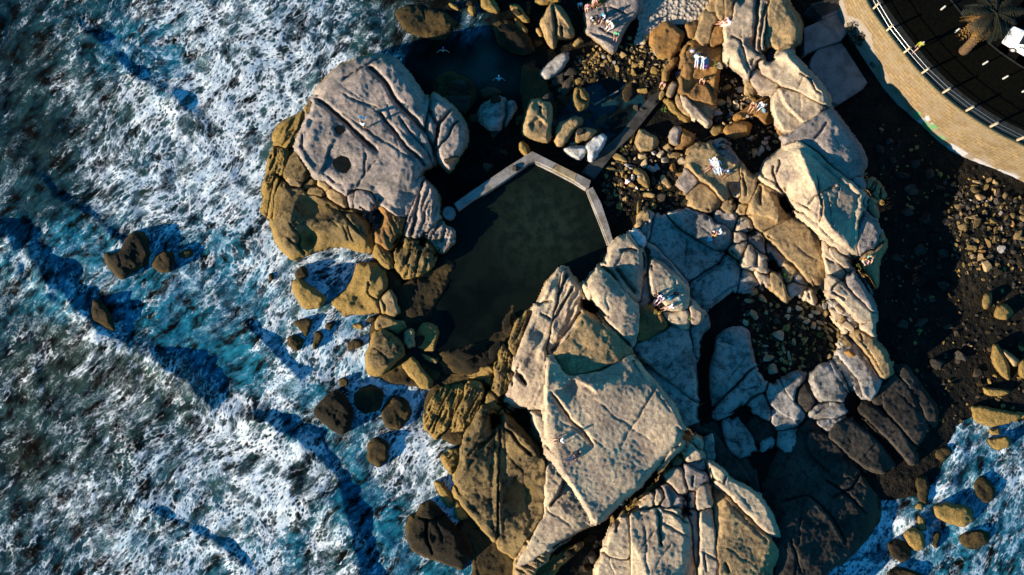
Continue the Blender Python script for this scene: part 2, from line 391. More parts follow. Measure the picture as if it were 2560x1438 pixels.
# ---- the big outcrop left of the pool
outcrop('large grey granite outcrop cut by diagonal cracks, standing in the surf left of the pool', [
 R('A 1180,190 1290,188 1390,190 1490,210 1560,300 1640,400 1760,560 1840,700 1795,850 1790,960 1830,1060 1860,1200 1880,1330 B 1760,0 1740,200 1680,320 1630,470 1500,480 1340,360 1240,200 1140,180 1000,185 960,250 880,190 760,90 640,20 A 560,1340 440,1130 500,950 560,840 600,780 620,660 650,590 660,520 720,450 800,380 880,310 960,270 1060,220',
   4.5, 2.2, 46, (.12, -.05), 'g', .14, [
   ('c', 5, 1.3, 'A 600,600 650,630 830,760 960,870 1100,1010 1310,1210'), ('c', 5, 1.2, 'A 1220,300 1290,340 1400,480 1480,620 1600,760 1700,850 1800,970', 1),
   ('s', -.5, 26, 'A 1220,300 1400,480 1480,620 1600,760 1800,970'), ('s', -.55, 30, 'A 650,630 830,760 960,870 1100,1010 1300,1200'),
   ('c', 1.6, .28, 'A 930,570 1040,640 1180,690 1260,710 1340,750'), ('c', 4, .8, 'A 1330,790 1480,980 1600,1130 1770,1290 1800,1330', 1), ('s', -.35, 20, 'A 1330,790 1480,980 1600,1130 1770,1290'),
   ('c', 2.5, .4, 'A 1520,810 1640,980 1720,1070 1820,1170'), ('c', 2.5, .45, 'A 910,440 1040,360 1160,290 1290,205 1330,190'), ('s', .3, 18, 'A 910,440 1040,360 1160,290 1290,205'),
   ('c', 2, .35, 'A 1165,1180 1158,1300 1160,1430 B 1110,100 1080,170'), ('c', 1.5, .2, 'A 1300,1260 1230,1340 1170,1430'), ('c', 2, .3, 'A 500,900 490,1000 500,1180'),
   ('b', -.55, 24, 'A 930,1330'), ('b', -.4, 14, 'A 890,960'), ('b', -.5, 34, 'A 700,1200'), ('b', .35, 40, 'A 600,1000'), ('s', .35, 30, 'A 850,1060 770,1150 740,1300 690,1430')]),
 R('B 300,110 340,190 480,180 560,240 720,290 890,390 940,440 1040,420 1100,480 1180,540 1250,700 1265,860 1180,870 1050,840 900,800 740,810 640,850 560,890 480,910 400,930 330,880 260,820 200,740 170,620 190,520 240,440 260,300',
   2.1, 1.6, 34, (-.15, -.7), 'o', .16, [('b', -1.0, 42, 'B 560,330'), ('b', .5, 40, 'B 330,600'), ('b', -1.3, 22, 'B 570,720'), ('c', 2.5, .6, 'B 450,640 470,720 450,800 530,890'), ('r', .6, 26, 'B 640,560 760,520 900,560 1010,600 1160,720'),
    ('c', 1.8, .3, 'B 920,560 970,660 980,740'), ('c', 1.8, .35, 'B 970,570 1020,700 1045,760'), ('c', 1.8, .3, 'B 1110,620 1190,700'), ('c', 2.2, .4, 'B 890,380 940,470 1010,560 1110,660'), ('c', 1.5, .25, 'B 350,530 400,600 460,665')]),
 R('A 590,650 760,740 790,775 620,785 570,800 560,730', 2.8, 1.4, 12, (.3, -.3), 'o'),
 R('A 370,830 500,760 540,830 470,960 400,1100 330,1170 250,1130 170,1080 190,950 290,860', 1.3, 1.6, 22, (.8, -.1), 'o', .25, s=(125, 11, .25)),
 R('A 350,1170 400,1150 380,1230 330,1350 290,1430 B 200,0 180,100 110,280 60,400 100,60 A 140,1200 250,1150', 1.1, 1.4, 12, (.7, 0), 'o', .25, s=(110, 9, .3)),
 R('A 400,1210 450,1210 520,1330 620,1430 B 640,10 480,110 350,60 300,0 A 300,1400 350,1290', 2.4, 1.2, 14, (.3, .1), 'o', .12, [('c', 2, .5, 'A 470,1240 560,1380 B 560,0 520,60')]),
 R('B 200,20 235,80 205,250 190,470 140,480 150,380 175,250', 1.4, 1.2, 8, (.5, 0), 'o'),
 R('B 270,100 320,110 290,300 240,440 205,540 190,470 205,270', 1.8, 1.2, 10, (.5, 0), 'o'),
 R('B 60,430 100,200 170,80 180,130 150,300 130,470', .9, 1.2, 8, (.5, 0), 'o'),
 R('B 340,10 420,60 480,130 430,140 360,110', 2.3, .7, 7, (.2, -.2), 't'), R('B 500,150 610,65 645,130 560,180', 2.0, .7, 8, (.2, -.2), 'o'),
 R('B 530,220 600,160 715,195 720,265 620,250', 2.2, .8, 8, (.2, -.4), 'o'), R('B 685,95 785,190 750,200 700,165', 2.9, .7, 6, (.2, -.3), 't'),
 R('B 770,185 860,200 965,290 970,360 880,325 770,235', 2.8, .9, 8, (.3, -.4), 't'), R('B 990,195 1065,215 1035,360 990,315', 3.1, .9, 8, (.2, -.3), 'g'),
 R('B 1070,205 1195,190 1235,250 1228,410 1060,350 1045,320', 3.7, 1.3, 9, (.1, -.2), 'g'),
 R('B 1330,365 1480,480 1610,490 1590,560 1450,780 1400,830 1270,700 1370,560 1385,460', 2.3, 1.3, 16, (.2, -.3), 'r', .3, s=(70, 14, .22)),
 R('B 1800,110 1890,170 1940,260 1960,400 1940,520 1880,600 1790,660 1680,700 1610,690 1590,620 1640,430 1690,320 1740,190', 2.6, 1.5, 14, (.15, -.4), 'g', .15, [('c', 3, .6, 'B 1760,210 1700,400 1690,560 1650,680'), ('c', 2, .4, 'B 1860,300 1800,420 1790,560')], s=(105, 12, .28)),
 R('B 1790,655 1880,530 1980,540 2040,580 2110,620 2110,700 2060,790 1990,840 1890,750 1830,690', 1.7, 1.2, 12, (.1, -.4), 'g', .12, [('c', 2, .5, 'B 1950,540 1900,680'), ('c', 2, .5, 'B 2020,600 1970,760')], s=(110, 10, .3)),
 R('B 1590,710 1650,700 1750,800 1850,780 1900,900 1870,1030 1780,1080 1690,1095 1600,1130 1500,1010 1480,930 1490,860 1560,800', 1.7, 1.5, 16, (.2, -.5), 'o', .2, [('c', 3, .6, 'B 1750,830 1700,1080'), ('c', 3, .6, 'B 1640,850 1610,1000')], s=(105, 13, .35)),
 R('B 1270,770 1400,830 1470,930 1425,1045 1330,990 1290,930 1260,870', 1.2, 1.1, 12, (.2, -.4), 'o', .2, s=(60, 12, .2))])
single('leaf-shaped grey rock split into lobes, against the right side of the large left outcrop',
 R('A 1900,570 2000,640 2090,720 2180,830 2240,930 2240,1080 2200,1180 2120,1300 2050,1400 1950,1280 1925,1180 1830,1060 1800,960 1810,850 1860,700', 4.0, 2.2, 26, (-.25, -.2), 'g', .1,
   [('c', 4, .9, 'A 1850,760 1900,850 1945,910 1925,1010 1900,1120', 1), ('c', 3, .8, 'A 2095,725 2000,830 1950,910 1920,1040 1925,1180', 1), ('c', 2.4, .6, 'A 2170,850 2090,940 2040,1040 1940,1170'), ('s', .35, 20, 'A 1930,1180 1950,910 2095,725')]))

# ---- surf rocks and the boulders that close the pool on the left
for lab, s in (
 ('mussel crusted boulder in the surf between foam channel and blue whirlpool below left outcrop', R('K 560,430 640,400 700,470 800,530 930,630 900,690 830,730 680,740 620,640 560,530', 1.4, 1.6, 22, (.2, -.5), 'o', .2)),
 ('small dark boulder touching top end of the mussel crusted boulder', R('K 610,310 680,280 720,340 740,400 660,410 600,400', .8, 1.0, 14, (0, 0), 'd')),
 ('broad ochre brown rock with yellow crest, right of the blue whirlpool', R('K 1250,250 1440,240 1560,310 1580,430 1560,530 1480,620 1500,770 1380,800 1290,800 1230,790 1110,850 1040,790 960,690 940,650 1050,580 1150,510 1210,400', 1.1, 1.3, 24, (.7, -.25), 'o', .25, [('c', 2, .5, 'K 1370,430 1360,560 1470,640'), ('b', -.5, 26, 'K 1290,640'), ('r', .5, 12, 'K 1380,250 1400,370 1350,520')])),
 ('smooth tan ochre rock at the pool edge, right of the broad ochre rock', R('K 1590,520 1650,600 1690,700 1710,780 1640,830 1570,800 1500,750 1470,640 1540,580', 1.6, 1.2, 16, (0, -.5), 't', .1, [('c', 2, .4, 'K 1500,620 1540,700 1550,800')])),
 ('jagged tan rock with broken top at the upper end of the tall ochre boulder', R('K 1500,800 1590,810 1640,850 1760,870 1790,940 1680,1000 1600,950 1440,955 1450,870', 1.5, 1.2, 12, (0, -.3), 't', .25)),
 ('tall smooth ochre boulder at the pool outlet with grey shaded right side', R('K 1430,970 1540,940 1620,990 1680,1040 1740,1110 1750,1220 1650,1320 1570,1400 1500,1470 1360,1430 1340,1250 1390,1130 1400,1030', 2.4, 2.2, 30, (-.1, -.2), 'o', .14, [('c', 2, .4, 'K 1360,1240 1400,1130 1460,1180')])),
 ('small round tan boulder beside the tall smooth ochre boulder', R('K 1760,970 1810,950 1870,980 1860,1130 1800,1150 1750,1110', 1.8, 1.6, 13, (0, -.3), 't')),
 ('speckled boulder with yellow lower face, right of the small round tan boulder', R('K 1870,1060 1930,880 2000,870 2090,900 2120,980 2100,1100 2080,1190 1990,1190 1880,1130', 1.3, 1.2, 14, (0, -.7), 'o', .25)),
 ('triangular ochre rock with flat sunny face below the speckled boulder', R('K 1830,1230 1880,1290 1960,1400 2050,1480 2060,1540 1990,1590 1920,1570 1720,1340', 1.2, 1.2, 12, (.1, -.5), 'o', .06)),
 ('thin sliver of ochre rock between triangular rock and speckled boulder', R('K 1920,1190 2000,1240 2110,1290 2090,1325 1990,1275', .9, .7, 5, (0, -.4), 't')),
 ('ochre rock with ragged weed at the pool outlet, above the kelp strata', R('K 2260,1330 2370,1290 2480,1290 2560,1340 2660,1330 2740,1400 2680,1480 2560,1500 2450,1480 2340,1420', .9, 1.0, 14, (.2, -.3), 'o', .3))):
    single(lab, s)
SURF = 'dark wet rocks awash in the surf'
for lab, s in (
 ('large heart shaped black rock awash in the left surf', R('J 1250,200 1330,200 1370,280 1370,420 1330,530 1210,590 1110,660 1030,590 960,490 960,420 1100,390 1130,330 1200,230', 1.0, 1.4, 26, (.1, .2), 'd', .25)),
 ('round black rock just right of the heart shaped black rock', R('J 1380,520 1430,440 1510,400 1590,430 1600,500 1570,580 1470,590', .8, 1.1, 18, (0, .1), 'd', .25)),
 ('small half-drowned black rock right of the round black rock', R('J 1620,410 1740,370 1770,430 1700,450 1630,450', .3, .7, 10, (0, 0), 'd', .2)),
 ('long black rock under the breaking wave on the left', R('J 850,830 930,850 990,950 1040,1060 1080,1110 1060,1150 930,1090 840,1050 830,950', .9, 1.3, 20, (0, .1), 'd', .2)),
 ('brown topped angular black rock in the middle of the surf', R('T 2270,200 2330,260 2370,350 2340,470 2290,500 2210,460 2150,400 2100,350 2160,260 2230,210', 1.5, 1.8, 30, (0, 0), 'd', .35)),
 ('tiny black rock above the brown topped angular rock', R('T 2270,130 2320,120 2330,170 2280,180', .4, .7, 9, (0, 0), 'd')),
 ('brown black rock between the angular rock and tall ochre boulder', R('Z 885,985 930,955 960,985 955,1020 915,1035 890,1015', .9, 1.2, 18, (0, 0), 'd', .3)),
 ('black rock ringed by foam, right of the brown black rock', R('Z 950,1010 985,985 1020,1005 1030,1040 1000,1075 965,1070', .8, 1.1, 18, (0, 0), 'd', .3)),
 ('oval black rock alone in foam left of the kelp strata', R('Z 918,1110 945,1090 970,1110 970,1150 945,1168 920,1150', .7, 1.0, 16, (0, 0), 'd', .25)),
 ('dark rock half under foam left of the foam channel', R('K 560,870 730,840 770,850 730,1010 700,1060 620,940', .5, .8, 14, (.2, 0), 'd', .25)),
 ('black rock with ochre tip under the dark foam-covered rock', R('K 500,1040 600,1000 690,1060 660,1150 590,1190 530,1130', .5, .8, 14, (0, 0), 'd', .25)),
 ('narrow upright brown rock in the blue foam channel', R('K 800,980 860,960 880,1030 840,1130 790,1160', .7, .9, 10, (0, 0), 'd', .2)),
 ('round black rock right of the narrow upright brown rock', R('K 920,890 990,890 990,940 950,975 910,930', .5, .8, 10, (0, 0), 'd', .2)),
 ('small ochre rock in foam left of the jagged tan rock', R('K 1200,900 1260,880 1310,920 1290,955 1220,940', .6, .8, 9, (0, -.3), 'o', .2)),
 ('black rock wedged between small ochre rock and broad ochre rock', R('K 1330,870 1380,830 1440,815 1460,840 1400,890', .5, .8, 9, (0, 0), 'd')),
 ('black rock with brown tips beside the tall ochre boulder', R('K 1150,1110 1220,1070 1310,1070 1320,1120 1250,1150 1160,1180', .6, .8, 10, (0, 0), 'd', .25)),
 ('tiny black rock in foam below the point of left outcrop', R('K 300,370 360,350 360,420 310,440', .3, .6, 8, (0, 0), 'd')),
 ('broad dark rock with ochre lower edge at the photo bottom, left of the domes', R('U 1060,580 1160,550 1240,640 1300,680 1440,850 1520,980 1530,1080 1460,1170 1440,1200 1300,1130 1190,1100 1000,1030 950,930 920,760 960,680 1030,660', 1.7, 1.9, 40, (.1, -.1), 'd', .3, [('c', 3, .6, 'U 1130,700 1120,900 1190,1060'), ('c', 3, .4, 'U 1040,700 1130,740 1300,690')])),
 ('narrow brown rock slice in the blue channel beside the ochre domes', R('U 1190,390 1250,380 1330,470 1370,560 1360,660 1290,600 1240,490', .7, .9, 12, (.1, -.2), 'o', .2)),
 ('smaller brown rock slice nearer the ochre domes', R('U 1380,540 1450,600 1510,700 1490,720 1410,730 1375,660', .8, .9, 12, (.1, -.2), 'o', .2))):
    single(lab, s, 'surf_rock', 'rock', SURF)

# ---- the great pale massif in the lower middle
outcrop('huge pale granite massif with ochre domes, below the pool in the middle of the photo', [
 R('M 870,35 895,60 880,120 815,230 820,380 780,590 740,740 690,870 700,1010 720,1200 735,1400 L 1570,150 1563,395 1460,365 1330,375 1200,390 1140,330 1140,250 1190,100 M 340,1437 370,1180 435,1210 375,1130 390,1040 440,880 500,700 560,560 620,430 690,270 740,180', 3.6, 2.0, 18, (.5, .15), 'c', .16,
   [('c', 3, .8, 'M 620,440 690,400 780,390'), ('c', 2.5, .5, 'M 640,520 740,580 770,600'), ('c', 4, 1.2, 'M 380,1130 440,1210 500,1290'), ('b', -.5, 20, 'M 640,760'), ('c', 3, .7, 'L 1200,0 1270,60 1340,130')], s=(118, 16, .10)),
 R('M 890,75 935,70 950,110 1010,170 1080,270 1110,340 1070,380 1060,480 1090,540 1040,620 960,750 850,850 780,930 740,960 715,880 760,760 790,590 840,390 850,250', 3.7, 1.6, 12, (.2, .25), 'c', .12,
   [('c', 3.5, 1.0, 'M 935,90 870,240 815,390 790,520'), ('c', 3, .8, 'M 1000,230 900,400 830,540 760,640'), ('c', 4, 1.0, 'M 1070,520 940,700 860,830 770,930', 1), ('s', -.6, 22, 'M 1080,500 940,690 770,930')], s=(118, 14, .20)),
 R('M 470,580 500,540 590,480 560,620 480,720 430,870 390,1000 345,940 300,860 350,730 410,600', 2.0, 1.5, 10, (.5, 0), 'o', .2, s=(115, 9, .3)),
 R('M 170,870 240,850 300,950 340,1010 290,1180 260,1330 190,1300 150,1130', 1.3, 1.4, 10, (.5, 0), 'o', .2, s=(108, 8, .3)),
 R('M 310,1170 355,1180 330,1437 L 1200,20 1150,200 1060,260 980,170 1020,60 1050,0', 1.8, 1.5, 10, (.5, 0), 'o', .25, s=(100, 9, .3)),
 R('M 90,1290 190,1300 250,1437 L 960,40 900,60 870,20 860,0', .9, 1.2, 12, (.3, 0), 'o', .3, s=(100, 10, .25)),
 R('Z 1530,612 1550,594 1572,590 1590,612 1606,635 1611,673 1606,720 1599,760 1562,737 1530,690 1503,674 1515,650', 4.4, 2.2, 14, (-.1, -.35), 'c', .08,
   [('c', 4, .9, 'M 1300,30 1380,80 1470,180'), ('c', 5, 1.1, 'M 1440,30 1520,130 1590,240 1670,320'), ('s', .4, 18, 'M 1440,30 1520,130 1590,240 1670,320'), ('c', 3, .6, 'N 0,400 90,370 160,390')]),
 R('N 118,228 160,225 205,285 205,345 175,345 135,300', 3.6, 1.2, 7, (0, -.2), 'w', .08),
 R('Z 1466,715 1475,690 1500,672 1530,692 1562,737 1598,765 1594,830 1583,862 1568,848 1535,818 1500,770 1470,735', 5.1, 2.2, 16, (.05, -.25), 'c', .07, [('b', .4, 34, 'M 1300,330')]),
 R('M 1620,650 1650,690 1640,810 1600,840 1570,800', 4.0, 1.0, 7, (0, -.2), 'c', .1),
 R('M 1740,150 1790,120 1800,480 1740,640 1690,620 1720,400', 3.6, 1.6, 8, (-.1, 0), 'g'),
 R('N 300,470 340,490 480,610 585,715 612,800 608,905 560,935 450,930 340,800 300,740 282,660 290,540', 4.7, 1.9, 14, (-.5, -.15), 'c', .07),
 R('N 270,335 330,365 450,495 580,645 600,705 570,700 480,600 350,480 300,460 275,400', 3.0, 1.6, 8, (-.2, -.1), 'g'),
 R('N 200,890 300,880 360,970 430,1100 300,1170 200,1220 152,1190 170,1060', 3.9, 1.8, 14, (0, -.55), 'r', .2),
 R('N 400,970 500,950 600,930 640,1000 622,1100 560,1110 450,1010', 3.7, 1.4, 12, (.1, -.5), 'c', .18),
 R('N 650,850 680,870 750,980 740,1040 690,1070 650,1050 635,980', 3.8, 1.6, 9, (.2, -.3), 'c', .15), R('N 760,980 800,1010 805,1090 740,1150 700,1280 690,1370 670,1340 680,1180 650,1080 720,1060', 2.6, 1.2, 10, (-.2, 0), 'b', .15),
 R('Z 1588,862 1640,838 1690,818 1722,825 1734,880 1740,960 1740,1005 1715,985 1650,935 1602,893', 3.1, 1.2, 14, (-.7, .15), 'b', .14),
 R('M 1080,560 1180,550 1330,640 1480,790 1612,912 1590,970 1460,1050 1300,1140 1150,1195 920,1225 850,1185 790,1090 830,980 870,900 960,790 1040,640', 5.3, 1.3, 20, (.0, .0), 't', .14,
   [('c', 4, .8, 'M 780,930 870,830 960,740'), ('s', .9, 30, 'M 1620,960 1500,1040 1330,1100 1150,1170 930,1220 860,1190')]),
 R('Z 1600,897 1650,938 1715,988 1740,1010 1738,1062 1708,1060 1692,1015 1650,962 1612,922', 3.0, 1.2, 10, (-.3, .1), 'b', .12),
 R('Z 1367,950 1372,903 1388,897 1402,928 1420,945 1470,936 1515,922 1545,902 1574,888 1585,905 1602,930 1632,955 1657,990 1692,1035 1703,1070 1700,1115 1635,1170 1597,1217 1531,1269 1509,1296 1495,1305 1480,1300 1472,1275 1418,1197 1372,1137 1366,1085', 6.6, 2.4, 22, (-.06, .0), 'c', .06,
   [('r', .22, 26, 'Z 1370,930 1369,1000 1370,1120 1420,1195 1470,1270'), ('c', 3, .75, 'L 1600,200 1650,260 1750,400 1850,540 1930,620 2000,700 2080,800'), ('s', -.45, 24, 'L 1590,190 1640,250 1750,400 1850,540 1930,620 2000,700 2100,840'), ('b', -.5, 22, 'M 980,1340'),
    ('b', -.5, 60, 'Z 1600,1110'), ('s', -.5, 34, 'M 760,1340 900,1330 980,1240 1150,1290 1270,1400'), ('r', .5, 40, 'Z 1590,910 1560,960 1500,1000')]),
 R('Z 1368,1142 1416,1199 1470,1279 1482,1307 1440,1327 1400,1352 1330,1402 1290,1422 1300,1395 1330,1345 1362,1290 1364,1220', 3.4, 1.8, 22, (.2, -.2), 'c', .14, [('c', 3, .8, 'L 1790,1100 1740,1200 1680,1310 1600,1437'), ('s', .6, 24, 'L 1790,1100 1740,1200 1680,1310 1600,1437')]),
 R('U 2040,885 2200,1000 2250,1090 2100,1210 2060,1500 1900,1500 1930,1240 1940,1085', 2.4, 1.6, 16, (.3, -.4), 't', .16, [('c', 3, .6, 'U 2050,880 2130,960 2230,1000')], s=(28, 12, .28)),
 R('U 2260,1080 2420,980 2540,930 2560,960 2420,1080 2300,1180 2160,1500 2080,1500 2110,1220', 1.6, 1.3, 12, (.2, -.3), 'o', .25, s=(150, 10, .25)),
 R('L 880,400 935,395 945,540 960,640 1025,615 1045,700 1042,800 1040,1000 U 1760,650 1757,925 1690,860 1580,740 1460,600 1392,480 1382,400 1405,300 1445,200 1455,110 L 690,740 720,660 800,560', 2.9, 2.6, 48, (.15, .1), 'o', .2,
   [('r', .7, 30, 'L 900,450 820,640 740,800 700,1000'), ('c', 4, .9, 'L 1020,640 940,720 840,790'), ('c', 2, .4, 'L 930,780 990,870'), ('b', -.5, 34, 'U 1640,500')]),
 R('L 1095,420 1200,490 1330,640 1420,740 1540,900 1556,1010 1552,1300 U 2198,500 2190,690 2110,822 2040,900 1990,980 1932,1080 1800,1010 1772,965 1780,700 1785,400 L 1062,900 1100,800 1085,700 1080,560', 2.7, 2.4, 44, (.1, .05), 'o', .2,
   [('r', .8, 24, 'L 1100,450 1130,560 1250,650 1400,800 1540,960'), ('c', 3, .7, 'L 1090,580 1200,660 1280,780 1420,900'), ('r', .6, 18, 'U 1795,420 1790,650 1800,850 1820,1000'), ('b', -.9, 46, 'U 2000,500')]),
 R('L 1400,420 1490,430 1565,560 1560,700 1500,690 1420,560', 3.0, 1.4, 12, (.3, 0), 'c', .14),
 R('L 930,230 980,240 1000,310 1060,370 1030,410 960,380 930,310', 1.8, 1.1, 9, (.2, -.2), 'o', .15)], group=None)
outcrop('dark ochre kelp covered strata between the surf and the left ochre dome', [
 R('L 400,170 520,90 640,110 700,140 660,300 560,460 480,640 400,690 320,640 250,600 290,430 310,320', .9, 1.2, 16, (.3, 0), 'o', .3, s=(115, 8, .3)),
 R('L 700,140 760,120 880,180 890,240 820,420 740,610 660,630 560,655 500,640 580,470 680,300', 1.3, 1.2, 16, (.3, 0), 'o', .3, s=(115, 8, .3)),
 R('L 720,100 860,110 880,190 830,270 760,200', 1.3, 1.0, 12, (.1, -.2), 'o', .25),
 R('L 430,890 660,820 660,900 600,1060 540,1080 450,960', .8, 1.0, 12, (.2, -.2), 'o', .3, s=(150, 8, .25)),
 R('L 640,950 670,960 640,1130 590,1110 600,1040', .8, .9, 8, (.2, -.2), 'o', .2)], part='rock_stratum')

# ---- the sunny outcrop at the bottom right
outcrop('sunlit pale granite outcrop split by straight clefts at the bottom edge of the photo', [
 R('P 660,900 760,880 880,852 1050,848 1180,990 1195,1100 1205,1200 1232,1440 1235,1560 655,1560 648,1300 645,950', 4.3, 1.8, 26, (-.1, .1), 'c', .14, [('c', 3, .8, 'P 880,852 915,950 915,1100 925,1200'), ('s', .3, 24, 'P 880,852 915,950 915,1200'), ('c', 2.5, .6, 'P 920,860 1040,900 1180,990'), ('c', 2, .3, 'P 940,980 1060,1040 1190,1120'), ('b', -.3, 40, 'P 780,1000')]),
 R('P 600,925 632,960 640,1280 592,1322 425,1262 402,1180 450,1090 480,1000', 4.0, 1.7, 18, (-.1, -.15), 'c', .1, [('c', 2, .5, 'P 540,960 510,1060')]),
 R('P 402,1245 470,1290 500,1437 500,1560 320,1560 340,1370', 3.6, 1.9, 16, (0, -.1), 'c', .1), R('P 425,1268 592,1328 645,1300 655,1560 505,1560 480,1380', 3.7, 1.2, 12, (-.1, 0), 'c', .1),
 R('P 1200,860 1235,900 1262,1100 1262,1360 1240,1330 1215,1100', 3.3, 1.4, 7, (0, 0), 'g'), R('P 1195,700 1230,690 1225,830 1200,830', 3.4, 1.2, 7, (0, 0), 'g'),
 R('P 1290,870 1388,850 1420,1150 1462,1440 1465,1560 1290,1560 1285,1100', 4.0, 1.5, 14, (-.15, 0), 'c', .12, [('c', 2, .4, 'P 1320,1250 1330,1437')]),
 R('P 1400,640 1520,720 1640,880 1800,1030 1990,1200 2000,1300 1930,1440 1900,1560 1470,1560 1440,1200 1410,900', 4.0, 1.9, 24, (-.4, .15), 't', .14, [('c', 3, .5, 'P 1500,1340 1560,1437')]),
 R('P 1350,420 1450,480 1560,590 1700,660 1800,720 1900,860 2000,1030 2022,1130 1900,1060 1700,860 1550,690 1390,560', 4.3, 2.0, 16, (-.35, .1), 'c', .12, [('c', 2, .5, 'P 1515,550 1500,620')]),
 R('P 1140,430 1230,480 1340,570 1300,640 1190,668 1155,560', 4.2, 1.3, 12, (-.1, -.1), 'g', .08, [('c', 2, .4, 'P 1225,540 1210,650')]), R('P 950,540 1040,480 1110,470 1150,690 1100,700 1050,650', 4.1, 1.4, 13, (.1, -.1), 'c', .1),
 R('P 1140,290 1190,260 1290,340 1310,390 1230,400 1160,415', 4.3, 1.3, 12, (.1, -.2), 'c', .1), R('P 1160,420 1300,400 1310,480 1270,500 1170,440', 3.5, .9, 8, (0, 0), 'b'),
 R('P 1220,220 1280,200 1300,290 1260,300', 4.0, 1.2, 9, (0, -.1), 'c'), R('P 870,680 920,670 950,740 880,830 860,820', 3.9, 1.2, 9, (.1, 0), 'c'),
 R('P 920,640 990,640 1140,800 1050,840 920,832 980,740', 3.9, 1.2, 11, (-.2, 0), 'g', .1, [('s', .5, 10, 'P 960,640 1010,740 1020,840')]), R('P 715,832 840,700 862,740 850,835', 3.8, 1.2, 10, (.2, -.2), 'c'),
 R('P 1252,650 1350,620 1400,800 1290,862 1250,800', 4.1, 1.4, 11, (-.1, -.1), 'c'), R('P 1030,450 1080,370 1110,400 1100,462', 3.6, 1.2, 9, (.2, -.2), 't'),
 R('P 780,760 870,640 1060,370 1090,350 1080,400 900,640 850,700 700,830 640,900 600,920 590,870', 2.5, 1.0, 9, (.1, -.2), 'o', .2, s=(140, 8, .3)),
 R('P 1310,210 1400,160 1420,420 1350,400 1320,330', 2.5, 1.2, 14, (-.3, 0), 'b')])

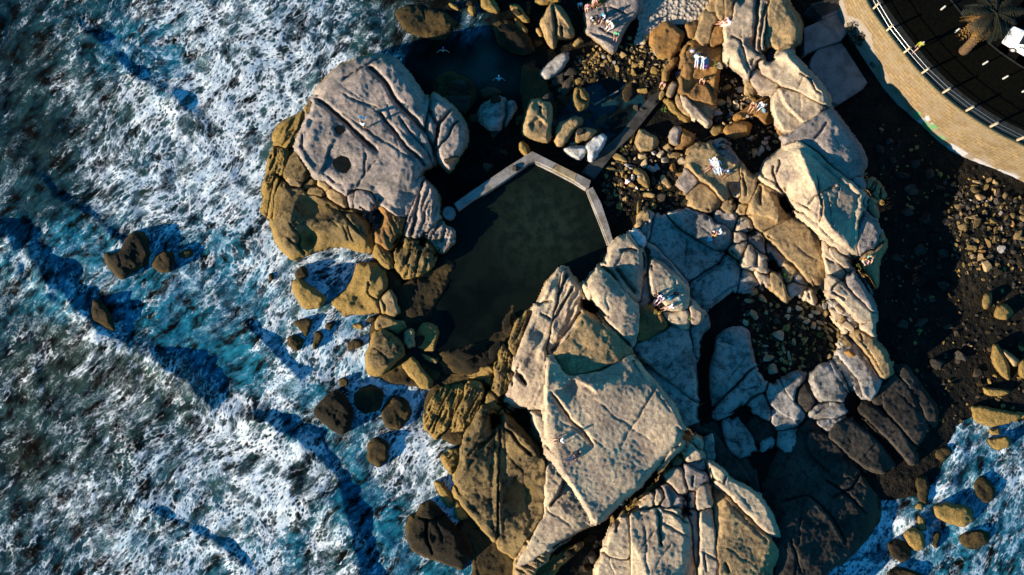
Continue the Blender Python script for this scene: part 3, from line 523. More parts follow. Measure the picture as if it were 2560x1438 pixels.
# ---- the shelf of slabs that lies in the shade of the massif
outcrop('broad shelf of slate blue granite slabs lying in shade right of the pale massif', [
 R('O 480,150 560,80 700,60 780,100 800,280 830,400 760,470 640,590 470,760 430,810 425,400 465,300', 2.1, 1.3, 18, (-.1, .1), 'b', .1, [('c', 2, .4, 'O 500,200 560,200 640,230'), ('b', -.4, 12, 'O 540,170')]),
 R('O 812,452 870,480 932,612 780,702 475,912 450,870 520,760', 2.0, 1.0, 12, (0, .1), 'b', .1, [('c', 1.5, .3, 'O 840,470 890,600'), ('c', 1.5, .3, 'O 640,590 700,640 880,610')]),
 R('O 950,620 1060,560 1150,690 1300,880 1240,962 990,800', 1.9, .9, 12, (0, .1), 'b', .1), R('O 1070,545 1220,460 1280,510 1205,650 1190,760 1140,680', 2.0, 1.0, 14, (-.2, 0), 'b', .12),
 R('O 1330,500 1420,410 1520,400 1600,480 1660,620 1670,680 1600,740 1380,720 1320,600', 2.4, 1.4, 28, (-.2, 0), 'b', .1), R('O 1200,690 1310,570 1385,720 1330,840 1230,780', 1.9, .9, 14, (0, 0), 'k', .12),
 R('O 770,752 890,690 960,800 980,870 960,932 870,872', 1.7, .9, 14, (-.3, 0), 'b', .12), R('O 995,805 1100,830 1250,962 1050,1002 985,950', 1.8, .8, 12, (-.1, .1), 'b', .1),
 R('O 1330,835 1500,750 1560,740 1665,820 1580,890 1400,900 1320,900', 1.9, .9, 14, (-.3, .2), 'b', .12, [('c', 2, .4, 'O 1350,900 1520,760')]), R('O 1380,920 1600,890 1690,880 1580,962 1500,1035', 1.4, .8, 12, (-.4, .2), 'b', .1),
 R('O 540,925 680,900 790,1050 850,1190 700,1272 600,1200 540,1050', 1.5, .9, 16, (-.2, .1), 'b', .22, [('c', 3, .4, 'O 600,1100 680,1120 700,1180')]), R('O 1040,1020 1200,990 1310,1030 1302,1200 1200,1252 1050,1190', 1.5, .9, 20, (-.1, .2), 'b', .14),
 R('O 880,1120 990,1060 1000,1130 900,1190', 1.5, .7, 8, (-.3, 0), 'b'), R('O 690,910 860,880 980,960 1030,1050 990,1070 870,1170 800,1050', 1.0, .7, 14, (0, 0), 'k', .2),
 R('P 1120,30 1290,115 1400,145 1540,320 1700,520 1880,740 1700,640 1560,570 1450,470 1420,400 1400,150 1300,190', 1.9, 1.0, 14, (-.2, .1), 'k', .1, [('c', 2, .4, 'P 1380,160 1490,200 1640,440 1860,740')]),
 R('Z 1900,1175 1990,1080 2030,1040 2100,1090 2180,1170 2265,1250 2240,1290 2190,1320 2160,1360 2110,1402 2060,1428 2040,1560 1950,1560 1935,1330 1905,1250', 1.9, 1.3, 24, (-.92, .5), 'k', .16, [('c', 3.5, .9, 'Q 510,290 700,500 900,760', 1), ('s', .4, 30, 'Q 510,290 700,500 900,760'), ('c', 3, .7, 'Q 620,50 860,330 1080,600'), ('c', 2, .4, 'Q 60,1100 160,1437'), ('c', 3, .6, 'Q 340,560 560,700 760,900'), ('s', .3, 24, 'Q 200,700 420,900 560,1150'), ('c', 2.5, .5, 'Q -60,800 200,700 420,900 560,1150'), ('c', 2.5, .5, 'Q 700,500 620,650 420,740')]),
 R('O 1560,960 1700,890 1860,1010 2010,1180 2130,1340 1960,1390 1800,1330 1640,1180 1500,1060', 1.8, .9, 14, (-.4, .3), 'k', .14),
 R('O 1760,830 1830,730 1960,800 2120,960 2290,1180 2330,1290 2260,1330 2180,1230 1960,1000', 1.6, .9, 12, (-.5, .3), 'k', .12),
 R('O 1310,1020 1500,1050 1640,1190 1790,1330 1700,1437 1560,1437 1420,1300 1320,1200', 1.6, .9, 14, (-.3, .2), 'k', .16),
 R('O 1990,600 2080,500 2200,560 2330,760 2420,980 2330,1150 2150,960 2000,790', 1.6, .9, 14, (-.5, .3), 'k', .16),
 R('O 2080,420 2200,400 2330,560 2500,800 2500,1000 2420,960 2330,750 2200,550', 1.4, .9, 14, (-.4, .2), 'k', .16),
 R('Z 1740,1075 1790,1050 1840,1110 1890,1180 1905,1260 1935,1340 1890,1290 1830,1210 1770,1130', 1.1, .9, 12, (0, .1), 'k', .12)], 'rock_shelf', 'rock shelf')
outcrop('flat grey blue slabs with straight joints between the pool wall and right ridge', [
 R('N 335,65 420,85 560,215 700,305 900,405 945,432 860,500 680,640 600,640 460,480 335,345 282,318 292,200', 2.0, 1.0, 10, (-.05, .05), 'b', .06),
 R('N 430,65 560,30 700,25 870,150 960,170 1032,230 1012,310 920,380 850,372 700,270 565,180', 2.3, .9, 12, (-.15, 0), 'b', .07, [('r', .3, 40, 'N 980,230')]),
 R('N 685,662 790,590 940,535 962,445 1060,512 1100,600 1092,700 900,850 830,902 740,930 645,880 652,740', 2.1, 1.0, 11, (-.1, .1), 'b', .08, [('c', 2.5, .5, 'N 680,690 780,610 900,540 960,450'), ('c', 2, .3, 'N 1090,690 960,760 840,850')]),
 R('N 190,35 255,45 250,95 175,190 162,160', 2.4, 1.0, 8, (0, -.2), 't'), R('N 175,195 248,105 255,215 235,250', 2.2, .9, 8, (0, -.1), 'g'),
 R('N 262,40 290,60 275,250 255,300 248,200', 2.1, .9, 6, (0, 0), 'b'), R('N 870,20 1000,10 1060,60 1050,120 1030,210 970,165 880,140', 2.0, .8, 10, (0, 0), 'b', .1),
 R('N 1130,580 1190,600 1240,680 1200,770 1110,780 1090,690', 1.9, .9, 10, (0, 0), 'b')], 'rock_shelf', 'rock shelf')

# ---- the long ridge on the right
outcrop('long sunlit granite ridge of domes and slabs running down the right side', [
 R('F 1712,790 1745,640 1900,530 2000,440 2110,393 H 205,78 300,145 420,265 560,395 700,505 835,620 815,700 835,780 795,900 778,1050 792,1278 680,1268 550,1170 390,1030 310,960 150,812 0,562 F 1990,960 1880,880', 5.4, 2.8, 46, (.15, -.45), 'c', .1,
   [('r', 1.2, 46, 'H 180,160 260,400 370,620 400,820 520,1000 700,1200'), ('c', 2.2, .5, 'H 345,400 385,620 405,780 380,970'), ('c', 2.2, .5, 'H 230,760 330,650 440,590 570,530'), ('c', 2.4, .5, 'H 0,550 80,660 200,740 300,800'),
    ('c', 3, .7, 'F 1850,640 1840,720 1880,800 1890,900'), ('c', 2.5, .6, 'F 1920,580 1910,660 1880,760')]),
 R('F 1965,362 2110,262 2300,142 2400,92 2480,70 H 740,30 830,150 872,280 842,380 772,442 700,462 640,405 480,265 360,155 250,85 150,45 20,70', 5.6, 2.2, 26, (-.2, -.35), 'g', .12, [('c', 2.5, .5, 'F 2280,380 2340,320 2430,190'), ('b', .4, 30, 'H 480,120')]),
 R('H 842,795 900,835 990,942 1010,1032 990,1170 850,1240 797,1265 783,1060 812,900', 4.8, 2.0, 18, (-.3, -.2), 'g', .1, [('c', 2, .4, 'H 850,810 800,1000')]),
 R('H 1022,1052 1090,1112 1080,1200 1010,1300 985,1400 N 2345,700 2340,740 2290,640 2220,540 2200,470 H 862,1250 1000,1172', 4.0, 2.0, 18, (-.3, -.1), 't', .12, [('c', 3, .8, 'H 850,1240 980,1180 1080,1110')]),
 R('H 732,432 800,442 830,522 810,560 740,500', 4.6, 1.2, 9, (0, -.2), 'g'), R('H 872,662 892,692 880,778 852,758 852,700', 4.2, 1.2, 7, (0, -.2), 'g'), R('H 912,702 960,702 990,790 980,840 920,800 892,740', 4.0, 1.3, 9, (0, -.3), 't'),
 R('H 900,462 940,462 920,558 892,520', 3.0, 1.4, 7, (0, -.3), 't'), R('H 962,500 972,550 945,580 940,550', 2.9, 1.2, 5, (0, -.3), 't'), R('H 992,502 1012,600 1000,650 962,605', 2.9, 1.4, 7, (0, -.3), 't'), R('H 1048,572 1072,640 1042,640', 2.6, 1.0, 5, (0, -.2), 't'),
 R('E 1190,60 1300,0 1320,-160 1560,-160 1540,0 1522,100 1502,300 1480,480 1450,600 1400,650 1362,740 1330,858 1280,800 1130,700 1082,620 1102,460 1062,300 1150,230', 5.0, 2.2, 26, (.35, -.15), 'c', .14,
   [('c', 4.5, 1.3, 'E 1425,-20 1420,200 1400,360 1380,500', 1), ('c', 3, .9, 'E 1520,20 1480,200 1460,330 1440,540'), ('c', 2.5, .6, 'E 1380,520 1420,560 1440,590'), ('b', -.8, 14, 'E 1350,440'), ('c', 2, .6, 'E 1150,390 1230,420 1260,470'), ('c', 2, .4, 'E 1250,470 1300,620 1350,740'), ('s', .3, 16, 'E 1250,470 1210,560 1330,790')]),
 R('E 1560,30 1570,-160 1700,-160 1760,60 1860,180 1897,300 1882,460 1800,512 1700,532 1620,560 1530,500 1512,440 1522,300 1535,120', 5.2, 2.3, 30, (-.1, -.2), 't', .16, [('b', -.3, 30, 'E 1640,370')]),
 R('E 1000,0 1010,-160 1080,-160 1062,0 1080,180 1040,195 1000,190 980,80', 4.1, 1.5, 9, (.1, -.1), 't'), R('E 1070,0 1090,-160 1180,-160 1150,0 1160,150 1150,200 1082,230', 4.4, 1.6, 10, (.1, -.1), 't'), R('E 890,130 960,-60 1000,-160 1000,80 985,190 940,180', 3.2, 1.3, 10, (.2, -.1), 't'),
 R('E 650,520 770,420 862,482 1060,472 1090,520 1042,620 1010,780 965,1095 950,1110 820,1080 700,1040 670,990 640,1000 602,1000 620,800 640,640', 2.9, 1.6, 16, (-.15, -.2), 'r', .22, [('r', .5, 16, 'E 640,640 620,800 620,960'), ('b', -.4, 26, 'E 830,900'), ('s', .6, 26, 'E 680,990 780,880 880,900 960,1090')]),
 R('E 600,1002 680,1040 760,1130 905,1300 905,1340 830,1322 700,1222 620,1100', 2.6, 1.6, 10, (.1, -.3), 'c', .08), R('E 690,1030 820,1085 955,1115 970,1140 900,1285 780,1150', 2.1, .8, 10, (0, 0), 't', .08),
 R('E 430,1080 480,1080 560,1180 700,1262 660,1275 580,1240 480,1180', 1.5, 1.0, 9, (.1, -.2), 'o', .12), R('E 580,1010 610,1080 700,1230 690,1262 600,1180 565,1080', 1.8, 1.1, 8, (.1, -.2), 't'),
 R('E 822,240 860,130 960,120 1000,200 935,280 905,480 840,500 770,412', 3.3, 1.4, 14, (0, -.2), 't', .15), R('E 935,282 1060,275 1082,450 1040,470 945,500 912,470', 3.1, 1.4, 14, (0, -.1), 'r', .2),
 R('E 1462,652 1560,690 1732,550 1830,620 2000,800 2120,930 2192,1060 2170,1140 2050,1072 1850,972 1660,892 1560,832 1450,762', 5.7, 2.0, 22, (.1, -.6), 'c', .1, [('r', .6, 16, 'E 1730,590 1850,720 2000,870 2160,1040'), ('c', 2, .5, 'E 1860,760 1990,850 2060,960 2120,1010')]),
 R('E 1372,762 1450,745 1540,830 1660,900 1640,960 1600,1005 1500,980 1400,940 1362,860', 4.6, 1.6, 16, (.3, -.5), 'c', .06), R('E 1330,870 1380,900 1400,960 1350,1000 1310,1010 1300,960', 3.4, 1.3, 10, (.2, -.3), 't'),
 R('E 1602,1012 1650,945 1800,975 1900,1005 2050,1085 2140,1155 2005,1312 1940,1345 1870,1432 1700,1400 1640,1300 1592,1180 1582,1080', 5.0, 2.2, 24, (.3, -.5), 'c', .1, [('s', -.5, 20, 'E 1640,950 1700,1080 1780,1170 1900,1300 1960,1330'), ('r', .4, 12, 'E 1880,1437 2050,1260 2200,1140')]),
 R('E 1640,1290 1730,1350 1750,1420 1700,1440 1650,1400', 3.0, 1.2, 10, (.1, -.2), 'r'),
 R('F 920,602 942,542 1060,432 1180,442 1275,560 1330,565 1480,662 1500,740 1508,820 1352,822 1350,1000 1312,1030 1200,900 1080,800 965,680', 3.4, 1.6, 18, (.05, -.5), 't', .09, [('r', .4, 14, 'F 930,600 960,670 1080,790 1200,890 1310,1010'), ('s', -.35, 16, 'F 1340,560 1420,620 1470,680')]),
 R('F 1195,452 1300,405 1400,500 1470,620 1465,675 1320,560 1270,560', 3.0, 1.3, 12, (-.3, -.1), 'b'), R('F 800,852 930,702 1000,740 1050,832 940,962 860,920', 2.6, 1.5, 13, (.1, -.3), 'g', .07), R('F 950,952 1060,842 1200,932 1290,1032 1280,1082 1130,1142 960,1082 940,1012', 2.7, 1.6, 16, (.1, -.35), 't', .08),
 R('F 1502,665 1560,720 1660,800 1670,862 1612,1050 1512,1060 1510,852', 3.5, 1.5, 14, (-.1, -.2), 't', .12, [('c', 2, .4, 'F 1520,720 1550,880 1560,1000')]), R('F 1705,852 1800,902 1890,1000 1910,1200 1900,1260 1800,1200 1622,1180 1602,1130 1642,950', 3.8, 1.7, 18, (.1, -.3), 't', .12, [('c', 3, .7, 'F 1715,870 1695,980 1720,1080'), ('b', -.5, 14, 'F 1700,960')]),
 R('F 1355,832 1500,825 1500,978 1385,950', 2.7, 1.3, 10, (0, -.1), 'c', .12, [('b', -.6, 14, 'F 1430,890')]), R('F 1302,1062 1360,1002 1420,1080 1412,1178 1302,1122', 2.6, 1.2, 11, (.1, -.2), 't'), R('F 1500,1070 1580,1060 1590,1110 1540,1160 1480,1150', 2.4, 1.0, 9, (0, -.2), 't', .12),
 R('N 1190,65 1400,32 1580,82 1560,102 1310,202 1235,152', 2.9, 1.2, 10, (-.1, -.1), 't', .08), R('N 1322,215 1560,95 1650,112 1800,242 1830,332 1890,622 1890,762 1780,700 1600,522 1432,332', 3.1, 1.4, 12, (-.2, 0), 't', .08),
 R('N 1132,462 1190,335 1250,402 1330,482 1337,600 1250,562 1122,522', 3.0, 1.5, 13, (0, -.3), 'c', .1, [('c', 3, .8, 'N 1210,360 1260,440 1240,540')]), R('N 1050,222 1110,222 1140,272 1102,312 1052,332', 2.8, 1.3, 11, (0, -.2), 'c'), R('N 1092,112 1190,112 1212,180 1092,212 1050,202', 2.5, 1.2, 9, (0, -.2), 'c'),
 R('N 1010,382 1070,332 1140,312 1130,402 1090,452', 2.6, 1.2, 9, (.1, -.2), 'c'), R('N 1170,280 1270,240 1300,300 1310,420 1260,380', 2.2, 1.1, 9, (-.1, 0), 'b'), R('N 1330,330 1420,380 1600,560 1700,700 1640,690 1500,540 1400,450', 2.2, 1.0, 9, (-.1, 0), 'b'),
 R('N 1402,602 1450,622 1530,822 1532,862 1490,850 1400,742 1372,642', 2.8, 1.4, 10, (.1, -.3), 't', .12), R('N 1492,492 1600,562 1612,600 1550,672 1512,622', 2.6, 1.2, 9, (-.1, -.1), 't'), R('N 1232,552 1330,622 1390,642 1400,702 1290,682', 2.5, 1.0, 8, (.1, -.2), 'c'), R('N 1550,690 1640,700 1700,740 1650,800 1560,790', 2.0, .9, 10, (0, 0), 'b'),
 R('N 1842,292 1900,342 1970,472 2050,602 2030,662 1900,602 1852,422', 4.0, 1.6, 11, (.1, -.2), 'c', .1, [('c', 2, .6, 'N 1850,440 1930,490 1960,500')]), R('N 1912,362 1990,392 2110,532 2100,602 2010,522 1932,432', 4.2, 1.6, 9, (.1, -.2), 'c'),
 R('N 1902,622 1990,662 2110,792 2240,902 2318,980 2290,1050 2230,1058 2100,952 1980,802 1902,782', 5.0, 1.8, 16, (.0, -.3), 'c', .1, [('c', 2.4, .6, 'N 1930,750 1980,700 2050,640'), ('c', 2, .5, 'N 1940,760 2000,800 2060,850')]), R('N 2072,622 2140,592 2230,722 2320,882 2310,955 2200,832 2082,682', 5.2, 1.8, 12, (-.2, -.2), 'g', .1),
 R('N 2230,1062 2312,1000 2320,1100 2312,1160 2200,1092', 4.4, 1.6, 12, (0, -.3), 'c'), R('N 1920,800 1990,830 2110,980 2190,1080 2150,1100 2040,985 1930,870', 3.2, 1.4, 8, (0, -.2), 'b'),
 R('N 1682,752 1750,762 1790,852 1782,890 1702,832', 2.7, 1.2, 11, (.1, -.2), 'c', .1, [('c', 1.6, .4, 'N 1720,770 1740,850')]), R('N 1932,922 2030,962 2012,1020 1962,1000', 3.0, 1.2, 9, (.1, -.2), 'c'), R('N 2022,992 2140,1090 2072,1140 2002,1052', 3.0, 1.3, 11, (.1, -.2), 'c', .1, [('c', 1.8, .5, 'N 2060,1030 2040,1090')]),
 R('O 1692,115 1760,92 1900,172 2010,272 2060,402 2070,480 2010,518 1900,332 1782,192', 3.6, 1.4, 14, (-.2, .1), 't', .1, [('c', 2, .4, 'O 1820,200 1790,120')]), R('O 1612,165 1690,172 1770,272 1860,402 1990,592 1900,738 1830,700 1802,560 1702,442 1602,342', 2.8, 1.2, 14, (-.2, .1), 'b', .1),
 R('O 1900,760 1990,600 2060,540 2200,540 2230,600 2060,720 1960,800', 1.6, 1.0, 16, (-.5, .3), 'k', .12), R('O 1600,330 1680,440 1790,570 1830,720 1760,640 1660,520 1560,360', 1.8, .9, 8, (-.1, 0), 'b')])

# ---- rocks near the top
single('tall spear shaped tan rock with split lower end, left of the picnic slab', R('C 1190,40 1270,80 1350,200 1400,300 1430,370 1400,400 1300,410 1250,400 1215,515 1180,490 1130,380 1080,260 1130,150', 2.6, 1.7, 20, (.1, -.2), 't', .07, [('c', 3.2, .9, 'C 1200,70 1235,200 1240,300 1240,420', 1), ('c', 2.5, .7, 'C 1290,280 1310,400'), ('s', -.5, 20, 'C 1215,80 1300,190 1400,330')]))
single('flat picnic slab at the top of the photo with long people shadows', R('C 1535,150 1560,110 1700,70 1820,-20 1900,-200 2200,-200 2150,0 2160,90 2010,250 1890,480 1862,560 1780,540 1680,430 1550,340 1570,270', 2.5, 1.5, 14, (-.05, -.1), 'g', .06, [('c', 2, .4, 'C 1680,110 1800,60 2000,170'), ('c', 1.8, .35, 'C 1690,285 1790,350 1870,400'), ('s', .2, 14, 'C 1690,285 1790,350 1870,400'), ('s', .5, 12, 'C 1540,330 1700,400 1800,450 1880,480')]), 'rock_slab', 'rock slab')
single('small ochre slab behind the picnic slab at the photo top', R('C 1560,60 1640,-20 1760,-60 1800,0 1720,60 1600,80', 1.9, 1.0, 9, (0, -.2), 'r'), 'rock_slab', 'rock slab')
for lab, s in (
 ('large ochre tipped boulder at the very top, left of the spear rock', R('C 430,-20 520,-60 600,60 630,130 580,132 450,80', 1.5, 1.2, 14, (0, -.4), 'o')),
 ('oval ochre boulder at the top edge above the dark cove', R('C 305,110 335,20 380,90 385,160 345,170', 1.0, 1.0, 11, (0, -.3), 'o')),
 ('low reddish ochre rock at the top edge, leftmost above the cove', R('C 100,40 180,50 210,102 130,80', .5, .7, 8, (0, -.2), 'o')),
 ('huge dark sunken rock in the cove below the ochre boulders', R('C 540,260 640,190 800,250 950,400 1020,550 900,600 750,560 620,450', .9, 1.1, 34, (.1, .1), 'd', .2)),
 ('long ochre crest rock left of the spear shaped rock', R('C 740,60 820,60 900,150 960,240 900,240 800,150', 1.3, 1.1, 9, (.1, -.3), 'o', .2)),
 ('narrow dark ochre rock under the long ochre crest rock', R('C 790,190 860,230 940,330 920,370 820,290', .8, .9, 8, (.1, -.3), 'o', .2)),
 ('ochre block cluster above the spear tip at the top edge', R('C 1010,10 1120,-60 1280,-40 1270,20 1180,40 1080,60', 1.6, 1.1, 10, (0, -.3), 'o', .2)),
 ('small square tan block left of the spear shaped rock', R('C 1020,315 1060,305 1095,375 1070,390', .9, .8, 6, (0, -.3), 't')),
 ('tilted tan block under the right tip of the spear rock', R('C 1420,475 1490,395 1520,450 1440,500', 1.2, .9, 7, (0, -.3), 't')),
 ('blade shaped grey rock with sunlit tip, below the spear rock', R('C 1050,790 1180,655 1300,580 1370,550 1372,640 1290,760 1130,870', 1.4, 1.2, 16, (.25, -.35), 'b', .08)),
 ('long dark sloping rock below the blade shaped rock', R('C 1300,1000 1320,860 1400,800 1430,840 1400,960 1330,1040', .8, .9, 16, (0, 0), 'k')),
 ('tall tan pillar rock with pitted top above the pool corner', R('D 900,340 945,150 962,82 1060,72 1190,132 1192,250 1170,520 1140,558 980,500 882,450', 2.5, 1.9, 18, (0, -.1), 't', .12, [('s', -.5, 16, 'D 930,350 1050,260 1110,330 1180,330'), ('c', 3, .7, 'D 1075,150 1070,240'), ('b', -.4, 12, 'D 1020,140')])),
 ('boot shaped grey brown rock right of the tall pillar rock', R('D 1240,400 1272,332 1370,302 1440,252 1520,282 1520,340 1420,420 1330,560 1250,590 1217,520', 1.9, 1.5, 15, (0, -.15), 't', .08)),
 ('brown rock with pale top directly above the white guano rocks', R('D 1432,422 1540,392 1670,412 1600,500 1450,540', 1.6, 1.2, 11, (0, -.3), 't', .1)),
 ('white guano covered boulder at the pool corner, the left of two', R('D 1310,610 1420,570 1560,580 1580,640 1480,730 1410,690', 1.7, 1.3, 13, (0, -.3), 'w', .15)),
 ('white guano covered boulder at the pool corner, the right taller one', R('D 1550,570 1680,472 1732,452 1775,492 1740,580 1640,740 1590,750 1582,650', 1.9, 1.4, 13, (-.1, -.2), 'w', .15)),
 ('curved ochre rock beside the pool apex', R('D 860,540 900,540 960,600 940,670 900,680 850,600', 1.3, 1.1, 9, (.1, -.2), 'o')),
 ('big rounded blue grey boulder in shade right of the leaf shaped rock', R('D 450,120 620,45 710,62 702,250 640,440 560,430 420,330 410,220', 1.7, 1.8, 34, (.1, 0), 'b', .08)),
 ('narrow blue grey boulder right of the rounded shaded boulder', R('D 730,92 800,102 820,160 740,300 690,400 705,250', 1.5, 1.4, 13, (0, 0), 'b', .08)),
 ('square dark blue slab in shade above the leaf shaped rock', R('C 40,1030 330,1020 310,1150 250,1220 130,1140', 1.0, 1.0, 12, (0, 0), 'k', .08)),
 ('low reddish dome in shade below the teal cove', R('C 440,960 560,935 670,985 580,1030 460,1040', .7, .8, 14, (0, 0), 'k', .1)),
 ('round dark boulder at the left of the teal cove', R('C 95,900 120,845 220,845 290,900 260,960 130,960', .7, .9, 16, (0, 0), 'k', .08)),
 ('lumpy yellow ochre boulder standing alone right of the teal cove', R('C 1430,960 1470,945 1545,955 1600,1040 1570,1140 1462,1190 1410,1090', 1.7, 1.5, 15, (0, -.2), 'o', .25, [('c', 3, .5, 'C 1480,960 1490,1060 1580,1090')])),
 ('long ochre rock behind the stone rubble, left of the rusty ledge', R('b 2050,660 2060,520 2120,360 2230,220 2340,170 2372,250 2280,360 2220,440 2160,560 2130,680', 1.8, 1.2, 9, (.1, -.2), 'r', .2)),
 ('smooth grey block with square edges at the foot of the rusty ledge', R('b 2120,900 2240,690 2330,690 2362,760 2290,870 2205,1010 2140,980', 2.0, 1.5, 10, (0, -.1), 'g', .05)),
 ('moss green rock in the shallow water of the stone rubble', R('b 1205,850 1330,720 1500,640 1500,900 1400,1090 1310,1120 1240,1000', .8, .9, 16, (.1, -.1), 'd', .1)),
 ('split grey half of the twin boulder above the sunbathing slab', R('c 990,120 1040,0 1160,-20 1145,200 1130,248 1080,238 1000,200', 2.2, 1.4, 12, (0, -.2), 'g', .07)),
 ('split rusty half of the twin boulder above the sunbathing slab', R('c 1172,0 1290,50 1372,110 1340,210 1200,298 1130,298 1075,290 1145,255 1160,80', 2.1, 1.4, 12, (0, -.2), 'r', .1)),
 ('broad tan boulder with dark right half left of the twin boulder', R('c 560,20 620,20 700,90 800,120 855,190 840,270 740,310 650,320 590,340 517,250 532,110', 1.8, 1.4, 14, (-.2, -.25), 't', .12)),
 ('craggy yellow ochre rock in the rubble below the red clad person', R('c 490,600 560,590 650,640 702,720 712,850 680,862 560,790 532,740 560,690 490,650', 1.9, 1.2, 11, (.1, -.3), 'o', .25)),
 ('oval brown boulder under the two people by the pale ridge', R('F 1310,280 1340,225 1480,185 1560,190 1612,230 1602,320 1520,345 1420,375 1350,350', 2.2, 1.4, 18, (0, -.2), 'r', .1)),
 ('dark ochre boulder left of the oval brown boulder', R('F 1165,310 1200,240 1310,225 1310,310 1240,345', 1.6, 1.1, 11, (0, -.2), 'o', .12)),
 ('large muddy brown hummock below the sand patch', R('E 262,362 400,225 480,222 600,312 660,362 560,560 500,640 400,640 300,560 252,490', 1.9, 1.3, 26, (.1, -.2), 'r', .3)),
 ('brown mound between the sand patch and rusty ledge', R('E 642,255 820,205 810,330 750,402 682,402', 2.0, 1.1, 16, (.1, -.2), 'r', .25)),
 ('flat square ochre slab ledge under the two sitting people beside the pale ridge', R('E 1160,1250 1300,1150 1400,1080 1560,1010 1580,1180 1620,1300 1520,1340 1400,1230 1300,1270 1190,1290', 1.9, .9, 10, (0, -.2), 'r', .1))):
    single(lab, s)
